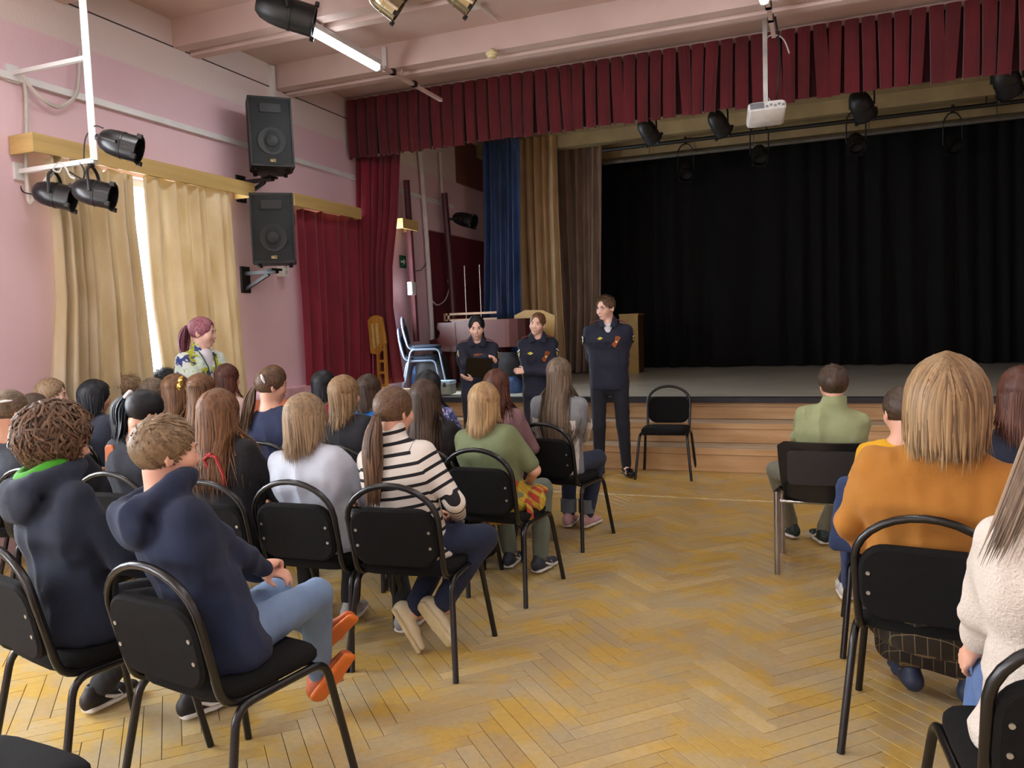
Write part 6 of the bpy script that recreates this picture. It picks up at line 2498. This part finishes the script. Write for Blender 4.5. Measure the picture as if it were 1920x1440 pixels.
# her long hair spilling over the left shoulder
rs = np.random.RandomState(77)
ps, wd_, tk_, sh_ = [], [], [], []
key = [np.array(to_local(r5['xy'], r5['yaw'], q)) for q in ((0.491, 2.000, 1.402), (0.431, 1.950, 1.270), (0.392, 1.920, 1.160), (0.358, 1.900, 1.066), (0.327, 1.900, 0.972))]
for k in range(110):
    a, b_ = rs.normal(0, 1), rs.uniform(0, 1)
    L = rs.uniform(.7, 1)
    t = np.linspace(0, L, 12) * 4
    i0 = np.minimum(t.astype(int), 3)
    f0 = (t - i0)[:, None]
    K = np.array(key)
    P_ = K[i0] * (1 - f0) + K[i0 + 1] * f0
    for _ in range(4):
        P_[1:-1] = (P_[:-2] + 2 * P_[1:-1] + P_[2:]) / 4
    u_ = np.linspace(0, 1, 12)
    P_ = P_ + np.stack([a * .015 + .03 * b_ * (1 - u_), .012 * (b_ - .5) + 0 * u_, 0 * u_], -1)
    ps.append(P_)
    wd_.append(.0035)
    tk_.append(.0012)
    sh_.append(np.clip(rs.normal(.5, .22), 0, 1))
V_, F_, S_ = locks_mesh(ps, wd_, tk_, sh_, r5['c7'] + r5['fw'] * .15)
np_mesh('hair_strands', V_, F_, HMAT['grey_brown'], r5['root'], dict(shade=S_))

# ---- empty chair at the front and the two stacked on the stage
chair(-1.475, 8.03, 183, 'empty black stacking chair facing the audience beside the tall uniformed man')
M_fr2 = mat('chair_frame_grey', '#7f90a6', .45, metal=.4)
P2 = make_chair(M_fr2, mat('chair_fabric_blue', '#1d2a3c', .8), 'stacking_chair', 'upper one of two stacked grey-framed chairs on the stage')
px_, py_ = (-5.017, 9.500, 0.604)[:2]
P2.location = (px_, py_, SZ + .15)
P2.rotation_euler = (0, 0, math.radians(-66))
P2['group'] = 'stacked chairs on the stage'
dup(P2, (px_ - .05, py_ - .02, SZ), math.radians(-66), 'lower one of two stacked grey-framed chairs on the stage', 'stacked chairs on the stage')

# ================================================================== THE STANDING ADULTS
M_uni = fabric('uniform_navy', '#161c33', '#11162a', rough=.8)
M_unit = fabric('uniform_trousers', '#121728', '#0e1220', rough=.8)
M_gold_ = mat('badge_gold', '#c6ba3a', .5)
M_rib_o = mat('ribbon_orange', '#cf6a28', .6)
M_rib_b = mat('ribbon_black', '#1a130f', .6)
M_patch = mat('patch_dark', '#14182a', .7)
M_pw = mat('patch_white', '#d5d5d8', .6)
M_red = mat('piping_red', '#8a2430', .6)


def surf(info, p, d, off=.004):
    """first point of the jacket met from outside along -d"""
    d = unit(d)
    top = info['top'].data
    q = np.asarray(p, float) + d * .3
    ok, loc_, nrm, ix = BV[info['root'].name].ray_cast(Vector(q), Vector(-d))
    if ok is None:
        return np.asarray(p, float), d
    return np.array(ok) + np.array(loc_) * off, np.array(loc_)


BV = {}
from mathutils.bvhtree import BVHTree


def bv(info):
    me = info['top'].data
    BV[info['root'].name] = BVHTree.FromPolygons([v.co for v in me.vertices], [p.vertices for p in me.polygons])


def plate(info, p, n_, poly, name, m, th=.003, xh=None, parent=None):
    """thin raised plate of outline poly (x,y) lying on the cloth"""
    M = look_M(p, n_, xh if xh is not None else info['rt'])
    b = MB()
    k = len(poly)
    b.add([(x, y, 0) for x, y in poly] + [(x, y, th) for x, y in poly], [(i, (i + 1) % k, k + (i + 1) % k, k + i) for i in range(k)] + [tuple(reversed(range(k))), tuple(range(k, 2 * k))], M)
    return b.build(name, m, parent or info['top'])


def uniform(info, ribbon=True, diamond=True, patches=True):
    bv(info)
    c7, up, fw, rt, T = (info[k] for k in ('c7', 'up', 'fw', 'rt', 'T'))
    if diamond:
        p, n_ = surf(info, c7 + rt * .075 - up * .16, fw)
        plate(info, p, n_, [(-.032, 0), (-.012, -.010), (0, -.017), (.012, -.010), (.032, 0), (.012, .010), (0, .017), (-.012, .010)], 'emblem', M_gold_)
    for s in (1, -1):
        p, n_ = surf(info, c7 + rt * s * .075 - up * .215, fw, .001)
        plate(info, p, n_, [(-.05, -.022), (0, -.030), (.05, -.022), (.05, .022), (-.05, .022)], 'pocket_flap', M_uni, .005)
    if ribbon:
        p, n_ = surf(info, c7 - rt * .08 - up * .195, fw, .005)
        for a0, L in ((62, .055), (40, .05), (238, .058), (262, .055)):
            a = math.radians(a0)
            ca, sa = math.cos(a), math.sin(a)
            for k, m in enumerate((M_rib_o, M_rib_b, M_rib_o, M_rib_b, M_rib_o)):
                o = (k - 2) * .0055
                q = [(-sa * (o - .0028), ca * (o - .0028)), (ca * L - sa * (o - .0028), sa * L + ca * (o - .0028)), (ca * L - sa * (o + .0028), sa * L + ca * (o + .0028)), (-sa * (o + .0028), ca * (o + .0028))]
                plate(info, p, n_, q, 'ribbon_stripe', m, .004)
        q = []
        for k in range(10):
            r_ = .015 if k % 2 == 0 else .008
            q.append((r_ * math.cos(k * PI / 5 + .3), r_ * math.sin(k * PI / 5 + .3)))
        plate(info, p + np.array(n_) * .005, n_, q, 'ribbon_star', mat('star_cream', '#e8c98e', .5), .006)
    for s in (-1, 1):
        a = info['sh'][s]
        # epaulette
        mid = (c7 - up * .01 + rt * s * .055 + a + up * .03) / 2
        M = look_M(mid + up * .036, up * .9 + rt * s * .28, rt)
        b = MB().rbox((0, 0, 0), (.12, .008, .045), .01, M @ Matrix.Rotation(PI / 2, 4, 'X'))
        ep = b.build('epaulette', mat('epaulette_navy', '#1b2340', .7), info['top'])
        b = MB()
        for k in (-1, 1):
            b.tube([M @ Vector((s * .048, k * .010, .005)), M @ Vector((s * .048, k * .010, .009))], .006, 6)
        b.build('epaulette_star', M_pw, info['top'])
        MB().box((0, .021, .003), (.118, .0025, .010), M).build('piping', M_red, info['top'])
        if patches:
            dr = rt * s * .85 + fw * .5
            p, n_ = surf(info, a + (info['el'][s] - a) * .35, dr, .002)
            up_l = unit(a - info['el'][s])
            xh = np.cross(up_l, n_)
            plate(info, p, n_, [(-.032, .045), (.032, .045), (.034, 0), (.02, -.035), (0, -.045), (-.02, -.035), (-.034, 0)], 'sleeve_patch', M_patch, .003, xh)
            pp_ = p + np.array(n_) * .0032
            plate(info, pp_ + up_l * .028, n_, [(-.026, -.006), (.026, -.006), (.024, .010), (-.024, .010)], 'patch_band', M_pw, .002, xh)
            plate(info, pp_ - up_l * .004, n_, [(-.024, 0), (0, -.016), (.024, 0), (0, .014)], 'patch_eagle', M_gold_, .002, xh)
            plate(info, pp_ - up_l * .030, n_, [(-.012, .004), (0, -.008), (.012, .004), (0, .008)], 'patch_shield', M_pw, .002, xh)


# collar wings for the shirts of the uniforms
def collar(info, m):
    c7, up, fw, rt = (info[k] for k in ('c7', 'up', 'fw', 'rt'))
    for s in (-1, 1):
        b = MB()
        pts = [c7 + rt * s * .058 - fw * .005 + up * .062, c7 + rt * s * .05 + fw * .055 + up * .035, c7 + rt * s * .022 + fw * .108 - up * .045, c7 + rt * s * .075 + fw * .118 - up * .055, c7 + rt * s * .092 + fw * .055 + up * .0, c7 + rt * s * .085 - fw * .01 + up * .025]
        vs = [tuple(p) for p in pts] + [tuple(p + fw * .010 + up * .004 + rt * s * .003) for p in pts]
        k = 6
        fs = [(i, (i + 1) % k, k + (i + 1) % k, k + i) for i in range(k)] + [(5, 4, 1, 0), (4, 3, 2, 1), (6, 7, 10, 11), (7, 8, 9, 10)]
        b.add(vs, fs).build('collar', m, info['top'])


# tall man, hands behind his back
mx, my = -1.99, 7.64
man = person('tall uniformed man with glasses, hands behind his back, standing by the empty chair', mx, my, 193, 1.80, dict(style='short', n=520, len=.035, vol=.007, lift=.015, fh=.050, seed=40), 'brown', 'jacket', M_uni, M_unit, sit=False, hs=1.0, bw=1.22,
             hyaw=-38, hpitch=6, near=True, hands=((-.06, -.19, .93), (.06, -.17, .96)), harg=((V3(.9, -.1, -.2), V3(0, -1, 0), .7), (V3(-.9, -.1, -.2), V3(0, -1, 0), .7)), elbow=[(-1, -.25, .1), (1, -.25, .1)],
             ankles=((-.15, .02, .085), (.12, -.01, .085)), knees=((-.125, .03, .50), (.115, .03, .50)), shoe=(mat('shoe_leather', '#0e0f14', .3), M_shoe_dark), toes=[(-.3, .9, 0), (.3, .9, 0)], skin=SKIN2, topname='jacket', hemz=.05)
uniform(man)
collar(man, M_uni)
b = [rc(man['c7'] + V3(0, .015, -.02), man['c7'] + V3(0, .03, .012), .058, .052, .01), ec(man['c7'] + V3(0, .055, -.1), man['c7'] + V3(0, .04, 0), (.05, .045), (.05, .035), man['rt'], .02), cut(man['c7'] + V3(0, 0, .022), V3(0, .5, 1))]
sdf_obj('undershirt', b, .007, fabric('white_tee', '#dcdce2', '#d0d0d8'), man['root'])
gl = MB()
L_ = man['loc']
for s in (-1, 1):
    gl.tube([Vector(L_(s * .033 + .024 * math.cos(a), .104 - .012 * abs(math.cos(a)), .0 + .019 * math.sin(a))) for a in np.linspace(0, 2 * PI, 17)], .0016, 5)
    gl.tube([Vector(L_(s * .057, .094, .004)), Vector(L_(s * .076, .06, .006)), Vector(L_(s * .079, -.01, .0))], .0016, 5)
gl.tube([Vector(L_(-.009, .105, .004)), Vector(L_(0, .109, .006)), Vector(L_(.009, .105, .004))], .0016, 5)
child(man, gl, 'glasses', mat('glasses_frame', '#3a3338', .3, metal=.5))

# short-haired woman with folded arms
wx, wy = -2.70, 7.55
w2 = person('uniformed woman with pulled-back hair and folded arms, tilting her head', wx, wy, 198, 1.66, dict(style='bun', n=420, tie=(0, -.9, .3), vol=.007, fh=.054, seed=41), 'copper', 'jacket', M_uni, M_unit, sit=False, hs=.95, bw=1.04,
            hyaw=-16, hpitch=2, hroll=-9, near=True, hands=((.12, .17, 1.075), (-.11, .185, 1.045)), harg=((V3(.9, .05, .05), V3(0, -.8, -.2), .5), (V3(-.95, .0, .1), V3(0, -.9, 0), .5)), elbow=[(-1, .1, -.5), (1, .1, -.5)], skin=SKIN2, topname='jacket', shoe=(mat('shoe_leather', '#0e0f14', .3), M_shoe_dark), hemz=.06)
uniform(w2)
collar(w2, M_uni)

# woman reading from a black folder
vx, vy = -3.27, 7.32
fol = Vector((-3.19, 7.03, 1.125))
w1 = person('uniformed woman with long dark hair, looking down and holding a black folder', vx, vy, 202, 1.655, dict(style='pony', n=480, tie=(-.25, -.9, -.42), tail=.26, fat=.03, bow=.02, vol=.009, fh=.052, seed=42), 'black', 'jacket', M_uni, M_unit, sit=False, hs=1.0, bw=1.12,
            hyaw=0, hpitch=11, near=True, hands=[to_local((vx, vy), 202, (-3.213, 7.060, 1.013)), to_local((vx, vy), 202, (-3.053, 7.080, 1.240))], harg=((V3(.9, .15, .25), V3(0, -.4, .9), .35, 1), (V3(-.75, .35, -.15), V3(0, .35, -1), 1.15, 1)),
            elbow=[(-1, -.1, -.5), (1, -.1, -.6)], skin=SKIN2, topname='jacket', shoe=(mat('shoe_leather', '#0e0f14', .3), M_shoe_dark), hemz=.06)
uniform(w1, ribbon=False, diamond=False)
collar(w1, M_uni)
f_ = thing('folder', 'black document folder held by the long-haired uniformed woman', 'folder', (-3.124, 7.000, 1.132), math.radians(202))
Mf = Matrix.Rotation(math.radians(-38), 4, 'X') @ Matrix.Rotation(math.radians(-8), 4, 'Y')
MB().rbox((0, 0, 0), (.25, .006, .24), .012, Mf).build('front_cover', mat('folder_black', '#0d0b0a', .4), f_)
MB().rbox((0, -.010, 0), (.25, .006, .24), .012, Mf).build('back_cover', mat('folder_black', '#0d0b0a', .4), f_)
MB().box((0, -.005, 0), (.22, .004, .21), Mf).build('papers', mat('paper', '#d8d4c8', .8), f_)
rb = thing('ribbon', 'small orange and black ribbon by the folder of the long-haired woman', 'ribbon', (-3.172, 7.120, 1.251), math.radians(202))
for k, m in enumerate((M_rib_o, M_rib_b, M_rib_o)):
    MB().tube([(-.045, 0, .006 * k - .006), (0, .006, .006 * k), (.045, 0, .006 * k - .004)], .0035, 5).build('ribbon_stripe', m, rb)

# woman in the bright printed jacket against the curtain
sx, sy = -4.72, 5.05
wl = person('woman with pink-red hair and a bright printed jacket leaning by the window curtain', sx, sy, -98, 1.69, dict(style='pony', n=420, tie=(0, -.9, .15), tail=.26, fat=.04, nt=120, vol=.012, bow=.04, wave=.01, seed=43), 'pink', 'jacket',
            pattern_mat('printed_jacket', 'floral', ('#c5d7c6', '#b9d3c9', '#28402e', '#dfe6e2', '#a9b02a', '#3a4a86', '#d4dcd6'), 15.), fabric('dark_trousers', '#20242c'), sit=False, hs=1.0, bw=1.16, hyaw=30, hpitch=6, near=True, hands=((.13, .17, 1.08), (-.11, .19, 1.05)),
            harg=((V3(.9, .05, .05), V3(0, -.8, -.2), .5), (V3(-.95, .0, .1), V3(0, -.9, 0), .5)), elbow=[(-1, .1, -.5), (1, .1, -.5)], skin=SKIN2, topname='jacket', shoe=(M_shoe_dark, None), hemz=.06)
b = [ec(wl['c7'] + V3(0, .075, -.30), wl['c7'] + V3(0, .05, -.04), (.075, .06), (.06, .05), wl['rt'], .02)]
sdf_obj('undershirt', b, .009, fabric('white_tee', '#dcdce2', '#d0d0d8'), wl['root'])
bv(wl)
q = MB()
for s in (-1, 1):
    pts = [wl['c7'] + wl['rt'] * s * .06 + V3(0, .0, .03)]
    for t in (.12, .4, .7, 1.):
        p, n_ = surf(wl, wl['c7'] + wl['rt'] * s * (.065 * (1 - t)) - wl['up'] * (.02 + .30 * t), wl['fw'], .012)
        pts.append(p)
    q.tube([Vector(p) for p in pts], .005, 6)
child(wl, q, 'lanyard', mat('lanyard_dark', '#2a2e20', .6))
print('TRIS people', TRI[0])
